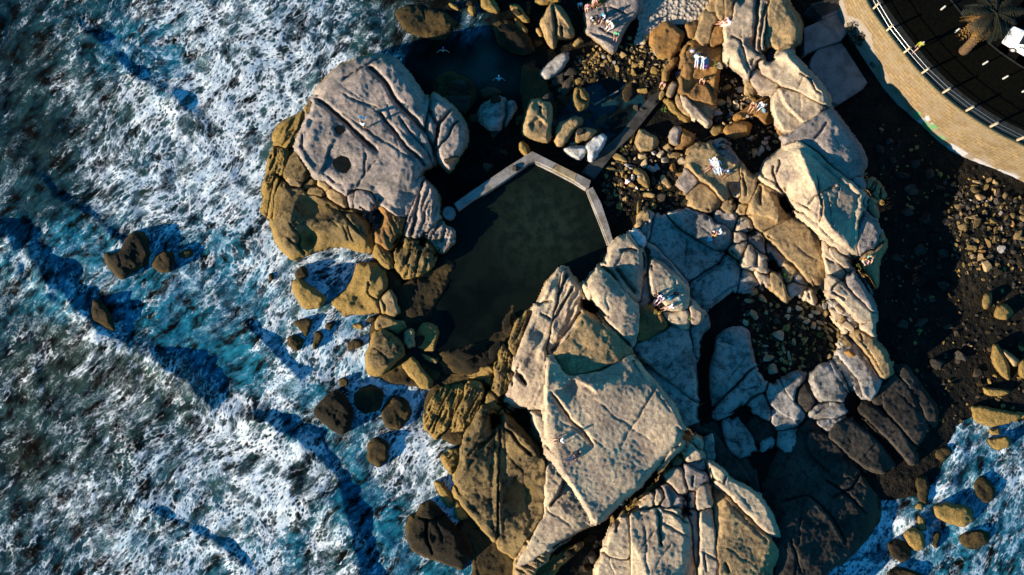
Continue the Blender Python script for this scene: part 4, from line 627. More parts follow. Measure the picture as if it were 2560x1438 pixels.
for lab, s in (
 ('dark rock shelf added for shade along the left shore of the tidal pool', R('Z 985,735 1020,700 1070,690 1120,630 1132,612 1140,660 1115,720 1085,765 1070,830 1040,860 1000,830', .85, .7, 26, (-.1, .05), 'd', .22)),  # dark rock added where the pool only sinks into shadow
 ('dark rock shelf added for shade at the lower end of the tidal pool', R('Z 1040,850 1090,880 1150,870 1215,850 1262,790 1290,730 1312,770 1280,850 1240,900 1190,950 1110,940 1060,900', .9, .7, 24, (0, .1), 'd', .25)),  # likewise added to darken the shadowed lower end
 ('dark wet bedrock joining the boulders at the pool outlet', R('Z 925,795 990,768 1010,800 1090,830 1110,900 1095,968 1040,965 960,955 922,930', .55, .7, 18, (0, 0), 'd', .25)),
 ('dark wet bedrock under the kelp strata left of the ochre domes', R('Z 1085,945 1180,880 1240,900 1205,1010 1165,1075 1150,1130 1090,1085 1058,1010', .6, .7, 16, (0, 0), 'd', .25)),
 ('dark wet rock filling the gap between left outcrop and broad ochre rock', R('Z 930,645 1000,690 1012,760 985,772 965,715 915,690', .7, .7, 12, (0, 0), 'd', .25)),
 ('black bedrock in the gully below the ochre domes at the bottom edge', R('Z 1130,1240 1200,1310 1290,1395 1310,1470 1180,1480 1185,1400 1120,1300', .6, .7, 14, (0, 0), 'd', .25)),
 ('black sunken reef on the left of the dark cove', R('Z 985,25 1040,5 1110,30 1160,60 1140,110 1080,100 1010,80', .28, .5, 20, (0, 0), 'd', .25)),
 ('black reef between the cove and the leaf shaped rock', R('Z 1075,200 1130,170 1180,200 1200,250 1160,290 1120,260 1090,240', .4, .6, 18, (0, 0), 'd', .25)),
 ('dark rock shoulder right of the teal cove below the blade shaped rock', R('Z 1310,150 1350,170 1380,230 1400,300 1360,330 1310,290 1300,220', .65, .7, 18, (0, 0), 'd', .25)),
 ('leaf shaped ochre boulder on the dark beach near the right edge', R('S 1160,800 1200,790 1260,870 1300,1000 1315,1130 1250,1080 1170,1000 1150,900', 1.5, 1.1, 12, (.1, -.3), 'o')),
 ('grey ochre boulder tucked right of the leaf shaped beach boulder', R('S 1245,830 1320,880 1400,950 1350,1000 1290,920', 1.6, 1.1, 10, (.1, -.2), 't')),
 ('broken ochre boulder cut by the right edge of the photo', R('S 1390,980 1438,930 1500,1000 1480,1090 1400,1080', 1.6, 1.1, 10, (.1, -.2), 'o')),
 ('upright tan boulder in the dark beach above the leaf shaped boulder', R('S 1070,400 1100,340 1150,330 1135,455 1080,470', 1.8, 1.1, 8, (.1, -.2), 'o')),
 ('dark boulder with lit lower rim beside the upright tan boulder', R('S 1170,545 1200,460 1250,430 1355,520 1255,567', 1.6, 1.1, 12, (.1, -.4), 'o')),
 ('low ochre boulder below the leaf shaped beach boulder', R('S 1070,1180 1150,1200 1320,1220 1240,1260 1100,1250', 1.0, .8, 8, (.1, -.3), 'o')),
 ('wide ochre boulder at the head of the small inlet', R('S 945,1350 1100,1365 1300,1400 1500,1410 Q 2060,50 1900,92 1720,50', .9, 1.0, 14, (.1, -.4), 'o')),
 ('small bright yellow rock between the wide ochre boulder and inlet', R('Q 1870,120 1950,112 1960,160 1880,162', .6, .7, 7, (0, -.3), 'o')),
 ('yellow rock at the edge of the inlet foam', R('Q 1840,200 2030,190 2050,270 1940,310 1850,260', .7, .9, 11, (.1, -.3), 'o')),
 ('large half lit ochre rock in the middle of the inlet', R('Q 1350,810 1480,790 1700,830 1720,940 1620,1012 1500,960 1380,920', .9, 1.1, 16, (.1, -.1), 'o', .2)),
 ('thin yellow rock left of the half lit inlet rock', R('Q 1210,900 1260,930 1295,1030 1240,1032', .6, .7, 6, (0, -.2), 'o')),
 ('brown rock by the white rapid in the inlet', R('Q 1080,1070 1180,1000 1260,1050 1280,1200 1190,1230 1120,1150', .9, 1.0, 15, (0, -.1), 'o', .15)),
 ('dark round brown rock below the brown rapid rock', R('Q 940,1150 1020,1110 1130,1170 1160,1280 1070,1330 970,1250', .8, 1.0, 16, (0, 0), 'd', .2)),
 ('tiny yellow rock at the outlet of the inlet rapid', R('Q 1200,800 1260,790 1252,850 1190,840', .6, .7, 7, (0, -.2), 'o')),
 ('black boulder at the top left of the inlet', R('Q 1360,310 1500,260 1530,320 1440,420 1370,380', .6, .9, 14, (0, 0), 'd')),
 ('black rock swirled by foam at the right of the inlet', R('Q 1720,600 1800,530 1890,600 1910,740 1820,800 1740,700', .6, .9, 16, (0, 0), 'd', .2)),
 ('wide black rock at the bottom right of the inlet', R('Q 1560,1080 1750,1020 1880,1060 1880,1120 1740,1230 1600,1160', .6, .9, 18, (0, 0), 'd', .2)),
 ('black rock wall at the left mouth of the inlet', R('Q 1190,560 1300,540 1300,820 1220,780', .7, .9, 10, (0, 0), 'd', .2)),
 ('dark rock cut by the bottom edge below the inlet rapid', R('Q 930,1420 1010,1360 1180,1400 1300,1460 1100,1560 950,1500', .8, 1.0, 14, (0, -.1), 'd', .2)),
 ('narrow black rock under the half lit inlet rock', R('Q 1350,1050 1420,1040 1390,1200 1350,1180', .4, .7, 7, (0, 0), 'd'))):
    single(lab, s)
build_all()
# ------------------------------------------------------------------ ground, sea, pools, sand
def far_axis(a, b, step, far):
    lo = a - np.array(far[::-1], float); hi = b + np.array(far, float)
    return np.concatenate([lo, np.arange(a, b + .1, step), hi])
FAR = (60, 150, 350, 800, 2000, 5000)
gx, gy = np.meshgrid(far_axis(-300, 2880, 6, FAR), far_axis(-210, 1680, 6, FAR))
def zgrid(u, v):
    x = np.clip((u - GU0) / STEP, 0, len(gu) - 1); y = np.clip((v - GV0) / STEP, 0, len(gv) - 1)
    return ZG[np.rint(y).astype(int), np.rint(x).astype(int)]
tg = NT('wet_shade_toned_ground'); p = tg.pos()
v1 = tg.voro(p, 1.5); v2 = tg.voro(p, 4.0); vc = tg.voro(p, 1.5, out='Color'); n = tg.noise(p, .5, 4); n9 = tg.noise(p, 9, 4, .7)
col = tg.mix(tg.ramp(n, .35, .65), (.005, .0046, .0038), (.010, .0088, .0065))  # wet stone, blackened further to stand in for shade on the beach
col = tg.mix(tg.math('MULTIPLY', tg.ramp(vc, .35, .9), .5), col, (.022, .017, .011))
hg = tg.math('ADD', tg.math('MULTIPLY', tg.ramp(v1, .55, .1), .5), tg.math('ADD', tg.math('MULTIPLY', tg.ramp(v2, .5, .1), .25), tg.math('MULTIPLY', n9, .3)))
MGROUND = tg.done(col, .9, tg.bump(hg, .9, .35), .1)
zz = zgrid(gx, gy)
o = mesh_obj('ground', unproj(gx, gy, zz).reshape(-1, 3), grid_quads(np.ones(gx.shape, bool)), MGROUND)
tag(o, 'wet ground of sea bed, stone beach and rubble, coloured dark for shade', None, None, 'structure')

# sea: foam density, the blue of shaded and aerated foam and shallow tint are sampled from marks read off the photo
SEA = np.array([[float(x) for x in t.split(',')] for t in (
 '20,595,22,.9,.3 60,650,24,.95,.3 130,722,24,.9,.4 200,792,24,.9,.3 245,842,22,.95,.2 310,872,24,.9,.2 380,902,24,.85,.2 440,935,24,.9,.2 600,1040,26,.98,.2 700,1085,28,1,.2 770,1130,26,1,.2 830,1200,26,1,.2 60,150,120,.28,.1 100,350,110,.30,.1 30,30,90,.25,.2 200,60,100,.38,.3 170,230,80,.5,.2 300,110,70,.50,1 420,130,60,.5,.9 560,90,110,.86,.3 700,150,120,.85,.3 820,60,80,.60,.4 900,110,60,.6,.2 940,50,40,.4,.3 '
 '480,300,100,.86,.2 600,380,90,1,.3 560,480,90,.92,.4 380,450,80,.80,.4 260,380,80,.62,.2 330,250,60,.75,.2 420,210,40,.55,1 100,480,90,.30,.2 50,570,50,.25,.4 150,600,60,.42,1 250,640,50,.50,1 60,690,50,.62,.7 20,640,40,.6,.8 150,750,60,.48,1 340,750,70,.48,1 450,790,80,.38,1 420,700,60,.4,1 '
 '560,620,60,.50,.9 620,720,60,.55,.9 640,560,50,.98,.5 600,800,70,.55,.8 520,740,50,.6,.5 700,690,50,.97,.5 760,650,30,1,.2 810,620,50,.95,.4 840,690,40,.72,1 860,720,40,.55,1 700,800,50,.85,.6 820,770,40,.95,.6 760,900,80,.82,.7 860,880,40,.85,.8 850,800,30,.7,1 '
 '250,780,40,.05,.3 150,880,90,.5,0 60,950,90,.46,0 330,940,70,.38,0 450,990,60,.45,.1 600,920,60,.28,.9 540,880,50,.3,.9 560,1060,80,.86,.1 650,1150,80,.98,.2 720,1080,40,.55,.8 300,1100,110,.50,.1 60,1150,90,.34,0 130,1280,70,.42,.2 250,1250,80,.52,.2 400,1220,100,.68,.4 500,1320,100,.78,.5 '
 '700,1260,80,.85,.3 770,1200,60,.92,.2 730,1370,50,.5,.9 850,1130,50,.45,.9 870,1230,50,.30,.9 950,1290,50,.28,1 800,1390,60,.72,.2 870,1430,50,.6,.3 930,1400,60,.42,1 1020,1110,50,.92,.3 1000,1180,50,.75,.2 1060,1020,35,.9,.5 1060,1200,40,.85,.3 1000,1000,50,.75,.6 900,960,40,.6,.9 780,990,40,.45,.9 840,1060,40,.35,.9 '
 '150,1400,110,.52,.3 320,1410,90,.72,.5 450,1420,90,.72,.5 600,1400,80,.75,.6 40,1330,80,.5,.2 -200,700,300,.4,.3 -200,100,300,.3,.2 -200,1300,300,.4,.2 400,-150,200,.6,.4 400,1600,250,.6,.4 1100,1500,90,.3,.8 1000,1420,50,.4,1 '
 '1000,60,45,.36,.1 1100,40,50,.18,0 1180,70,30,.34,.5 1100,160,60,0,0 1240,190,70,0,0 1300,80,60,.03,0 1180,260,60,0,0 1000,-100,120,.3,0 1400,600,250,0,0 1500,250,120,0,0 1800,800,300,0,0 '
 '2450,1150,50,.5,1 2530,1190,45,.8,.5 2480,1260,50,.55,1 2300,1220,45,.42,1 2350,1240,30,.8,.8 2420,1150,40,.7,.7 2230,1340,40,.85,1 2130,1410,50,.72,1 2260,1330,25,1,.4 2240,1390,25,.95,.4 2340,1290,40,.35,1 2400,1390,60,.45,1 2540,1330,45,.5,1 2500,1420,50,.4,1 2700,1250,200,.5,.7 2300,1600,150,.5,1').split()])
def spread(u, v, cols):
    s = [np.zeros(u.shape) for _ in cols]; w = np.zeros(u.shape) + 1e-9
    for row in SEA:
        k = 1.0 / ((((u - row[0]) ** 2 + (v - row[1]) ** 2) / row[2] ** 2) + .05) ** 2.2
        w += k
        for i, c in enumerate(cols): s[i] += k * row[c]
    return [x / w for x in s]
WAVES = [(.75, 30, 110, '-200,560 0,585 100,690 240,830 330,880 430,930 470,960 540,1040'), (.55, 22, 90, '540,1030 640,1050 760,1110 830,1190 870,1300 900,1440 920,1600'), (.35, 20, 60, '150,40 250,110 330,190 420,240 520,320'),
         (.25, 14, 40, '300,1250 420,1300 560,1370 640,1440'), (.28, 18, 50, '60,420 140,500 240,560 330,640'), (.4, 14, 40, '600,800 700,900 760,960'), (.35, 12, 30, '2420,1100 2380,1200 2330,1260 2250,1330')]
def sea_height(u, v):
    P = unproj(u, v, 0 * u); x, y = P[..., 0], P[..., 1]
    h = .34 * fbm(x / 8, y / 8, 71, 4) + .16 * fbm(x / 2.4, y / 2.4, 73, 3)
    for amp, front, back, line in WAVES:
        dd, sd, tt = segdist(u, v, chaikin(pts(line), 2, False), False)
        wob = 1 + .9 * fbm(x / 4, y / 4, 77, 3)
        r = np.where(sd < 0, np.exp(-(dd / front) ** 2), np.exp(-(dd / back) ** 1.3))       # steep on the shore side
        h = h + amp * r * wob * np.clip(np.minimum(tt, 1 - tt) / .12, 0, 1)
    return h
su, sv = np.meshgrid(far_axis(-280, 2860, 5, FAR), far_axis(-200, 1660, 5, FAR))
keep = (zgrid(su, sv) < .9)
keep &= ~((su > 985) & (su < 2050) & (sv > 270) & (sv < 1000) & (zgrid(su, sv) > -.2))
calm = np.clip((su - 960) / 60, 0, 1) * np.clip((330 - sv) / 60, 0, 1)
inner = ((su > 1000) & (su < 2050) & (sv > 250) & (sv < 920))
sh = sea_height(su, sv) * (1 - .8 * calm)
fd, fa = spread(su, sv, (3, 4))
rk = (ZTOP > .25).astype(float)                                    # broken water round every rock in the surf
def blur(a, r):
    for ax in (0, 1):
        c = np.cumsum(np.pad(a, [(r + 1, r) if i == ax else (0, 0) for i in (0, 1)], mode='edge'), ax)
        n_ = a.shape[ax]
        a = (np.take(c, np.arange(2 * r + 1, n_ + 2 * r + 1), ax) - np.take(c, np.arange(0, n_), ax)) / (2 * r + 1)
    return a
nb = blur(blur(rk, 5), 5)
x_ = np.clip(np.rint((su - GU0) / STEP), 0, len(gu) - 1).astype(int); y_ = np.clip(np.rint((sv - GV0) / STEP), 0, len(gv) - 1).astype(int)
fd = fd + .10 * np.clip((fd - .08) * 6, 0, 1)
fd = np.clip(fd + .60 * nb[y_, x_] * np.clip((fd - .12) * 4, 0, 1), 0, 1.05)
sand_t = np.exp(-((su - 1240) / 70) ** 2 - ((sv - 190) / 45) ** 2) + .6 * np.exp(-((su - 1130) / 60) ** 2 - ((sv - 185) / 30) ** 2) + .8 * np.exp(-((su - 1215) / 30) ** 2 - ((sv - 150) / 50) ** 2)
P0 = unproj(su, sv, 0 * su); X, Y = P0[..., 0], P0[..., 1]
wx = X + 1.1 * fbm(X / 8, Y / 8, 41, 2); wy = Y + 1.1 * fbm(X / 8, Y / 8, 45, 2)
ids = np.ones(su.shape, bool) & keep
sea = mesh_obj('sea', unproj(su, sv, sh)[ids], grid_quads(ids), None)
def set_attr(o, name, typ, arr):
    a = o.data.attributes.new(name, typ, 'POINT')
    a.data.foreach_set('vector' if typ == 'FLOAT_VECTOR' else 'value', np.asarray(arr, np.float32).ravel())
set_attr(sea, 'foam_density', 'FLOAT', fd[ids]); set_attr(sea, 'shade_aeration', 'FLOAT', fa[ids]); set_attr(sea, 'shallow', 'FLOAT', sand_t[ids])
th_ = math.radians(48 ) + .5 * 0; rx = (wx * math.cos(th_) + wy * math.sin(th_)) * .74; ry = (-wx * math.sin(th_) + wy * math.cos(th_)) * 1.30
set_attr(sea, 'drift', 'FLOAT_VECTOR', np.stack([rx, ry, 0 * wx], -1)[ids])
tag(sea, 'churning sea streaked with white surf and foam tinted shade blue', None, None, 'structure')
ts = NT('sea_water'); q = ts.attr('drift', 1); D = ts.attr('foam_density'); A = ts.attr('shade_aeration'); SHA = ts.attr('shallow')
n1 = ts.noise(q, .26, 5, .6); n2 = ts.noise(q, 1.3, 6, .62); n3 = ts.noise(q, .55, 5, .6); n4 = ts.noise(q, 4.5, 5, .7)
def warped(amount, scale):
    m = ts.node('ShaderNodeVectorMath', operation='ADD'); x = ts.node('ShaderNodeTexNoise'); x.inputs['Scale'].default_value = scale; x.inputs['Detail'].default_value = 1.5
    ts.l.new(q, x.inputs['Vector'])
    sc_ = ts.node('ShaderNodeVectorMath', operation='SCALE'); ts.l.new(x.outputs['Color'], sc_.inputs[0]); sc_.inputs['Scale'].default_value = amount
    ts.l.new(q, m.inputs[0]); ts.l.new(sc_.outputs[0], m.inputs[1]); return m.outputs[0]
wA = warped(.8, .7); wB = warped(.22, 2.2)
Dn = ts.math('ADD', ts.math('ADD', .36, ts.math('MULTIPLY', ts.math('SUBTRACT', D, .53), 1.45)), ts.math('MULTIPLY', ts.math('SUBTRACT', n1, .5), .95))
Dn = ts.math('ADD', Dn, ts.math('MULTIPLY', ts.math('SUBTRACT', n3, .5), .95))
mps = ts.node('ShaderNodeMapping'); mps.inputs['Scale'].default_value = (.30, 1.35, 1); ts.l.new(q, mps.inputs[0])
n5 = ts.noise(mps.outputs[0], .62, 5, .6)
Dn = ts.math('ADD', Dn, ts.math('MULTIPLY', ts.math('SUBTRACT', n5, .5), 1.05))
gap = ts.math('MAXIMUM', ts.math('SUBTRACT', .98, ts.math('MULTIPLY', Dn, .70)), ts.ramp(n3, .35, .65, .52, .20))
def holes(vec, scale, gain, soft):
    x = ts.node('ShaderNodeTexVoronoi', feature='F1'); ts.l.new(vec, x.inputs['Vector']); x.inputs['Scale'].default_value = scale
    sep = ts.node('ShaderNodeSeparateColor'); ts.l.new(x.outputs['Color'], sep.inputs[0])
    r = ts.math('MULTIPLY', ts.math('MULTIPLY', ts.math('ADD', .25, sep.outputs[0]), gain), gap)
    dd = ts.math('ADD', x.outputs['Distance'], ts.math('MULTIPLY', ts.math('SUBTRACT', n4, .5), .42))
    return ts.ramp(ts.math('SUBTRACT', dd, r), -soft * .3, soft), sep.outputs[1]
h1, r1 = holes(wA, .46, .95, .22); h2, r2 = holes(wB, 1.35, .92, .18); h3, r3 = holes(wB, 3.1, .88, .24)
foam = ts.math('MULTIPLY', h1, ts.math('MULTIPLY', h2, h3))
def ridge(sc, det, w):
    x = ts.noise(q, sc, det, .58)
    return ts.ramp(ts.math('ABSOLUTE', ts.math('SUBTRACT', x, .5)), w, .0)
r_a, r_b, r_c = ridge(.45, 5, .022), ridge(1.0, 5, .030), ridge(2.4, 4, .05)
lacy = ts.math('MAXIMUM', ts.math('MULTIPLY', r_a, ts.ramp(n2, .40, .60)), ts.math('MAXIMUM', ts.math('MULTIPLY', r_b, ts.ramp(n3, .46, .62, .0, .9)), ts.math('MULTIPLY', r_c, ts.ramp(n1, .46, .64, .0, .6))))
mist = ts.math('MULTIPLY', ts.ramp(n2, .50, .72), ts.ramp(Dn, .25, .65, 0, .22))
foam = ts.math('MAXIMUM', foam, ts.math('ADD', ts.math('MULTIPLY', lacy, ts.ramp(Dn, .20, .55, .15, .75)), mist), clamp=True)
ft = ts.math('MULTIPLY', foam, ts.ramp(Dn, -.10, .34))
wisp = ts.math('ADD', ts.math('MULTIPLY', n2, .55), ts.math('MULTIPLY', n4, .45))
ft = ts.math('MULTIPLY', ft, ts.ramp(ts.math('ADD', wisp, ts.math('MULTIPLY', Dn, .35)), .38, .84, .16, 1.0))
deep = ts.mix(ts.ramp(n3, .35, .65), (.0035, .0030, .0020), (.005, .008, .007))
gt = ts.math('MULTIPLY', ts.ramp(r1, .35, .9), ts.ramp(Dn, .45, .95))
deep = ts.mix(gt, deep, (.028, .060, .055))
deep = ts.mix(ts.math('MULTIPLY', ts.ramp(A, .35, .10), ts.math('MULTIPLY', ts.ramp(D, .30, .55), ts.ramp(n3, .38, .6))), deep, (.020, .040, .034))
blue = ts.mix(ts.ramp(n2, .35, .65), (.004, .068, .115), (.012, .17, .26))
bm_ = ts.math('MULTIPLY', A, ts.ramp(ts.math('ADD', n3, ts.math('MULTIPLY', n2, .5)), .58, .82))
wat = ts.mix(ts.math('MULTIPLY', bm_, .95), deep, blue)
wat = ts.mix(ts.math('MULTIPLY', SHA, ts.ramp(n1, .35, .55, .4, 1.0)), wat, (.016, .042, .038))
fo = ts.mix(ts.ramp(wisp, .36, .62), (.28, .33, .37), (.76, .79, .81))
fo = ts.mix(ts.math('MULTIPLY', A, ts.ramp(n3, .45, .62, 0, .65)), fo, (.16, .40, .56))  # blue paints shade into the foam, on top of the aerated water
col = ts.mix(ft, wat, fo)
nrm = ts.bump(ts.math('ADD', ts.math('MULTIPLY', ft, .5), ts.math('ADD', ts.math('MULTIPLY', n4, .35), ts.math('MULTIPLY', n2, .7))), .7, .30)
ts.l.new(ts.ramp(ft, .0, .5, .08, .5), nrm.node.inputs['Strength'])
ts.put(ts.b.inputs['IOR'], 1.33)
sea.data.materials.append(ts.done(col, ts.ramp(ft, 0, .6, .22, .8), nrm, .05))

def sheet(name, poly, z, mat, step=6, wob=0.0):
    P = pts(poly) if isinstance(poly, str) else poly
    uu, vv = np.meshgrid(np.arange(P[:, 0].min() - step, P[:, 0].max() + step * 2, step), np.arange(P[:, 1].min() - step, P[:, 1].max() + step * 2, step))
    m = sdf(uu, vv, P) > -step * .8
    zz = z + wob * fbm(uu / 40, vv / 40, 3, 3)
    return mesh_obj(name, unproj(uu, vv, zz)[m], grid_quads(m), mat)
tp = NT('pool_water'); p = tp.pos(); n = tp.noise(p, .25, 4, .55); n2 = tp.noise(p, 5, 3, .6)
vd = tp.node('ShaderNodeVectorMath', operation='DISTANCE'); tp.l.new(p, vd.inputs[0]); vd.inputs[1].default_value = tuple(at(1350, 560, .62)); depth = tp.ramp(tp.math('ADD', vd.outputs['Value'], tp.math('MULTIPLY', tp.math('SUBTRACT', n, .5), 8)), 8.5, 1.0)
col = tp.mix(tp.ramp(n, .38, .62), (.002, .0032, .0022), (.0045, .0075, .0052)); col = tp.mix(depth, col, tp.mix(tp.ramp(tp.noise(p, 1.1, 5, .65), .38, .62), (.005, .010, .007), (.011, .019, .013)))
MPOOL = tp.done(col, .18, tp.bump(n2, .08, .05), .12)
o = sheet('pool_water', 'Z 1115,540 1190,490 1265,440 1336,396 1400,425 1475,466 1500,530 1532,610 1540,720 1480,740 1400,720 1330,760 1290,830 1240,900 1180,940 1100,930 1010,880 990,800 985,740 1040,690 1090,660 1130,620', .62, MPOOL)
tag(o, 'still dark green water of the tidal pool', None, None, 'structure')
tq = NT('rubble_pool_water'); p = tq.pos(); n = tq.noise(p, .4, 4, .6)
MTEAL = tq.done(tq.mix(tq.ramp(n, .42, .6), (.004, .005, .004), (.008, .035, .045)), .15, tq.bump(tq.noise(p, 6, 3), .1, .05), .12)
o = sheet('rubble_pool_water', 'Z 1440,235 1490,200 1545,195 1590,215 1630,245 1590,300 1530,370 1480,410 1440,390 1400,330 1390,280', .52, MTEAL)
tag(o, 'shallow teal water between the stones above the pool', None, None, 'structure')
MPUD = flat_mat('dark_puddle', (.008, .008, .006), .15, .3, 2, 0, .15)
for c, r_, lab in (('A 935,1325', 24, 'round dark puddle in the hollow of the left outcrop'), ('A 890,958', 11, 'small dark puddle in the upper hollow of the left outcrop')):
    c = pts(c)[0]; an = np.linspace(0, 2 * math.pi, 17)[:-1]
    ring = np.stack([c[0] + r_ * np.cos(an) * (1 + .18 * np.sin(2 * an + 1)), c[1] + r_ * .92 * np.sin(an)], -1)
    zc = float(min(ztop(ring[:, 0], ring[:, 1]).max() - .0, ztop(c[0], c[1]) + .30))
    o = sheet('puddle', ring, zc, MPUD, 3); tag(o, lab, None, None, 'structure')
# sand
tsd = NT('beach_sand'); p = tsd.pos(); v = tsd.voro(p, 2.6, 'SMOOTH_F1', .4); n = tsd.noise(p, 6, 4, .6); n1 = tsd.noise(p, .6, 3)
MSAND = tsd.done(tsd.mix(tsd.ramp(n1, .35, .65), (.36, .31, .26), (.30, .255, .21)), .95, tsd.bump(tsd.math('ADD', tsd.math('MULTIPLY', v, 1.0), tsd.math('MULTIPLY', n, .3)), 1.0, .45), .1)
Ps = pts('Z 1585,110 1600,60 1580,0 1600,-190 1830,-190 1800,-20 1772,30 1757,50 1700,60 1660,56 1645,72 1610,110')
uu, vv = np.meshgrid(np.arange(1570, 1840, 3.), np.arange(-200, 120, 3.)); m = sdf(uu, vv, Ps) > -3
zs = 1.62 - .4 * np.clip((vv - 20) / 90, 0, 1) + .05 * fbm(uu / 12, vv / 12, 3, 3) + .12 * fbm(uu / 60, vv / 60, 8, 2)
o = mesh_obj('beach_sand', unproj(uu, vv, zs)[m], grid_quads(m), MSAND); tag(o, 'patch of trampled beach sand at the top of the photo', None, None, 'structure')
jj = np.clip(np.rint((vv - GV0) / STEP), 0, len(gv) - 1).astype(int); ii = np.clip(np.rint((uu - GU0) / STEP), 0, len(gu) - 1).astype(int)
ZTOP[jj[m], ii[m]] = np.maximum(ZTOP[jj[m], ii[m]], zs[m])
# ------------------------------------------------------------------ masonry, promenade and street things
def prism(name, poly, ztop_, zbot, mat, parent=None, bevel=.03):
    P = pts(poly) if isinstance(poly, str) else np.asarray(poly)
    bm = bmesh.new()
    top = [bm.verts.new(at(u, v, ztop_)) for u, v in P]
    f = bm.faces.new(top); f.normal_update()
    if f.normal.z < 0: f.normal_flip()
    r = bmesh.ops.extrude_face_region(bm, geom=[f])
    for g in r['geom']:
        if isinstance(g, bmesh.types.BMVert): g.co.z = zbot
    bmesh.ops.recalc_face_normals(bm, faces=bm.faces)
    bmesh.ops.bevel(bm, geom=[e for e in bm.edges if all(v.co.z > ztop_ - .01 for v in e.verts)], offset=bevel, segments=2, affect='EDGES')
    o = bm_obj(name, bm, mat, parent)
    uu, vv = GRID_U, GRID_V
    m = inside(uu, vv, P); ZTOP[m] = np.maximum(ZTOP[m], ztop_)
    return o
def concrete(name, c, dirt, streak=.5):
    t = NT(name); p = t.pos(); n = t.noise(p, .7, 6, .65); n2 = t.noise(p, 9, 4, .7)
    col = t.mix(t.ramp(n, .42, .62), c, dirt)
    k = t.math('ADD', .45, t.math('MULTIPLY', n2, 1.0)); cc = t.node('ShaderNodeCombineColor')
    for i in range(3): t.l.new(k, cc.inputs[i])
    return t.done(t.mix(1.0, col, cc.outputs[0], 'MULTIPLY'), .85, t.bump(t.math('ADD', n, n2), .35, .06), .2)
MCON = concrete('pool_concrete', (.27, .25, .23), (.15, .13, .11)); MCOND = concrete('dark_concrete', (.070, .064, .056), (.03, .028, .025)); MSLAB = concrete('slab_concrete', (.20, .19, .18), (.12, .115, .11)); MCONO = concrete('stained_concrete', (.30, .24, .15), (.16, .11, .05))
root = empty('pool_wall', 'angled concrete wall of the tidal pool running round its upper rim', 'pool wall')
prism('wall_segment', 'D 985,632 1012,738 950,760 800,870 600,1010 480,1085 410,1112 330,1160 195,1262 150,1190 330,1060 480,960 700,810', 1.42, -1.2, MCON, root)
prism('wall_segment', 'D 988,633 1100,690 1252,765 1200,818 1010,733', 1.50, -1.2, MCON, root); prism('wall_segment', 'D 1255,767 1460,868 1440,945 1203,822', 1.56, -1.2, MCONO, root); prism('wall_segment', 'D 1462,868 1612,945 1590,1020 1560,1032 1442,948', 1.62, -1.2, MCON, root)
prism('wall_segment', 'Z 1468,474 1482,467 1503,507 1521,560 1536,612 1524,614 1506,567 1490,528', 1.36, -1.2, MCON, root)
prism('inner_ledge', 'D 1012,741 1200,832 1430,953 1556,1036 1550,1046 1425,966 1195,846 1010,757', 1.12, -1.2, MCON, root, .015)
prism('inner_ledge', 'Z 1465,476 1468,475 1506,568 1523,614 1519,614 1502,569', .98, -1.2, MCON, root, .015)
an = np.linspace(0, 2 * math.pi, 15)[:-1]; cc_ = pts('D 95,1290')[0]
prism('round_end', np.stack([cc_[0] + 16 * np.cos(an), cc_[1] + 17 * np.sin(an)], -1), 1.30, -1, MCON, root)
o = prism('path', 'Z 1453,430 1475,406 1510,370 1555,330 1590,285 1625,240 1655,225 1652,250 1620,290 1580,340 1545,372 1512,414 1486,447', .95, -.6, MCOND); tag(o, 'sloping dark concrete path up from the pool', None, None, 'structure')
o = prism('old_pipe', 'C 1640,1108 1900,962 1908,972 1648,1122', .80, .3, MCON, None, .02); tag(o, 'thin straight pale concrete edge lying in the teal rubble pool', 'pipe')
# landing, slab and steps under the wall
o = prism('concrete_landing', 'G 430,270 600,195 780,108 815,175 870,280 790,390 545,470 430,530', 2.75, 1, MSLAB); tag(o, 'upper concrete landing at the foot of the steps, one corner in sun', 'landing')
o = prism('concrete_slab', 'G 500,560 560,480 790,415 850,500 1042,800 1000,862 760,1012 690,985 620,885 480,640', 2.35, 1, MSLAB); tag(o, 'lower blue grey concrete slab in shade below the landing', 'slab')
root = empty('concrete_steps', 'dark flight of concrete steps climbing from the landing to the sea wall', 'steps')
for k in range(6):
    a = k * 26
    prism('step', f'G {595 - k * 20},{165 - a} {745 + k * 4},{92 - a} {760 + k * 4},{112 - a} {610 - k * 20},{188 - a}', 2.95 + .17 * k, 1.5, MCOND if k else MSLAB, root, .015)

# sea wall
WT = chaikin(pts('Z 2040,-260 2085,-160 2130,-60 2160,0 2173,26 2202,67 2243,121 2282,170 2339,230 2390,273 2455,317 2506,346 2545,364 2640,410 2800,470 3000,530'), 2, False)
ZW = 6.3
W3 = unproj(WT[:, 0], WT[:, 1], np.full(len(WT), ZW))
seg = np.hypot(*np.diff(W3[:, :2], axis=0).T); S = np.concatenate([[0], np.cumsum(seg)])
sl = np.arange(0, S[-1], .16)
TX = np.interp(sl, S, W3[:, 0]); TY = np.interp(sl, S, W3[:, 1]); TU = np.interp(sl, S, WT[:, 0])
tx_ = np.gradient(TX); ty_ = np.gradient(TY); ln = np.hypot(tx_, ty_); nx, ny = ty_ / ln, -tx_ / ln        # normal
if nx[len(nx) // 2] > 0: nx, ny = -nx, -ny
foot = np.interp(TU, [2040, 2160, 2300, 2420, 2560, 3000], [3.0, 2.9, 1.9, 1.1, .9, .9])
nr = 34
tt = np.linspace(0, 1, nr)[:, None]
zz = ZW + (foot[None, :] - ZW) * tt
bat = .55 * tt ** 1.6 + .10 * fbm(sl[None, :] / 2 + 0 * tt, zz / 1.5, 6, 3) * (tt > .02)
wallP = np.stack([TX[None, :] + nx * bat, TY[None, :] + ny * bat, zz], -1)
tw = NT('sea_wall_masonry'); cw = tw.attr('wall_uv', 1)
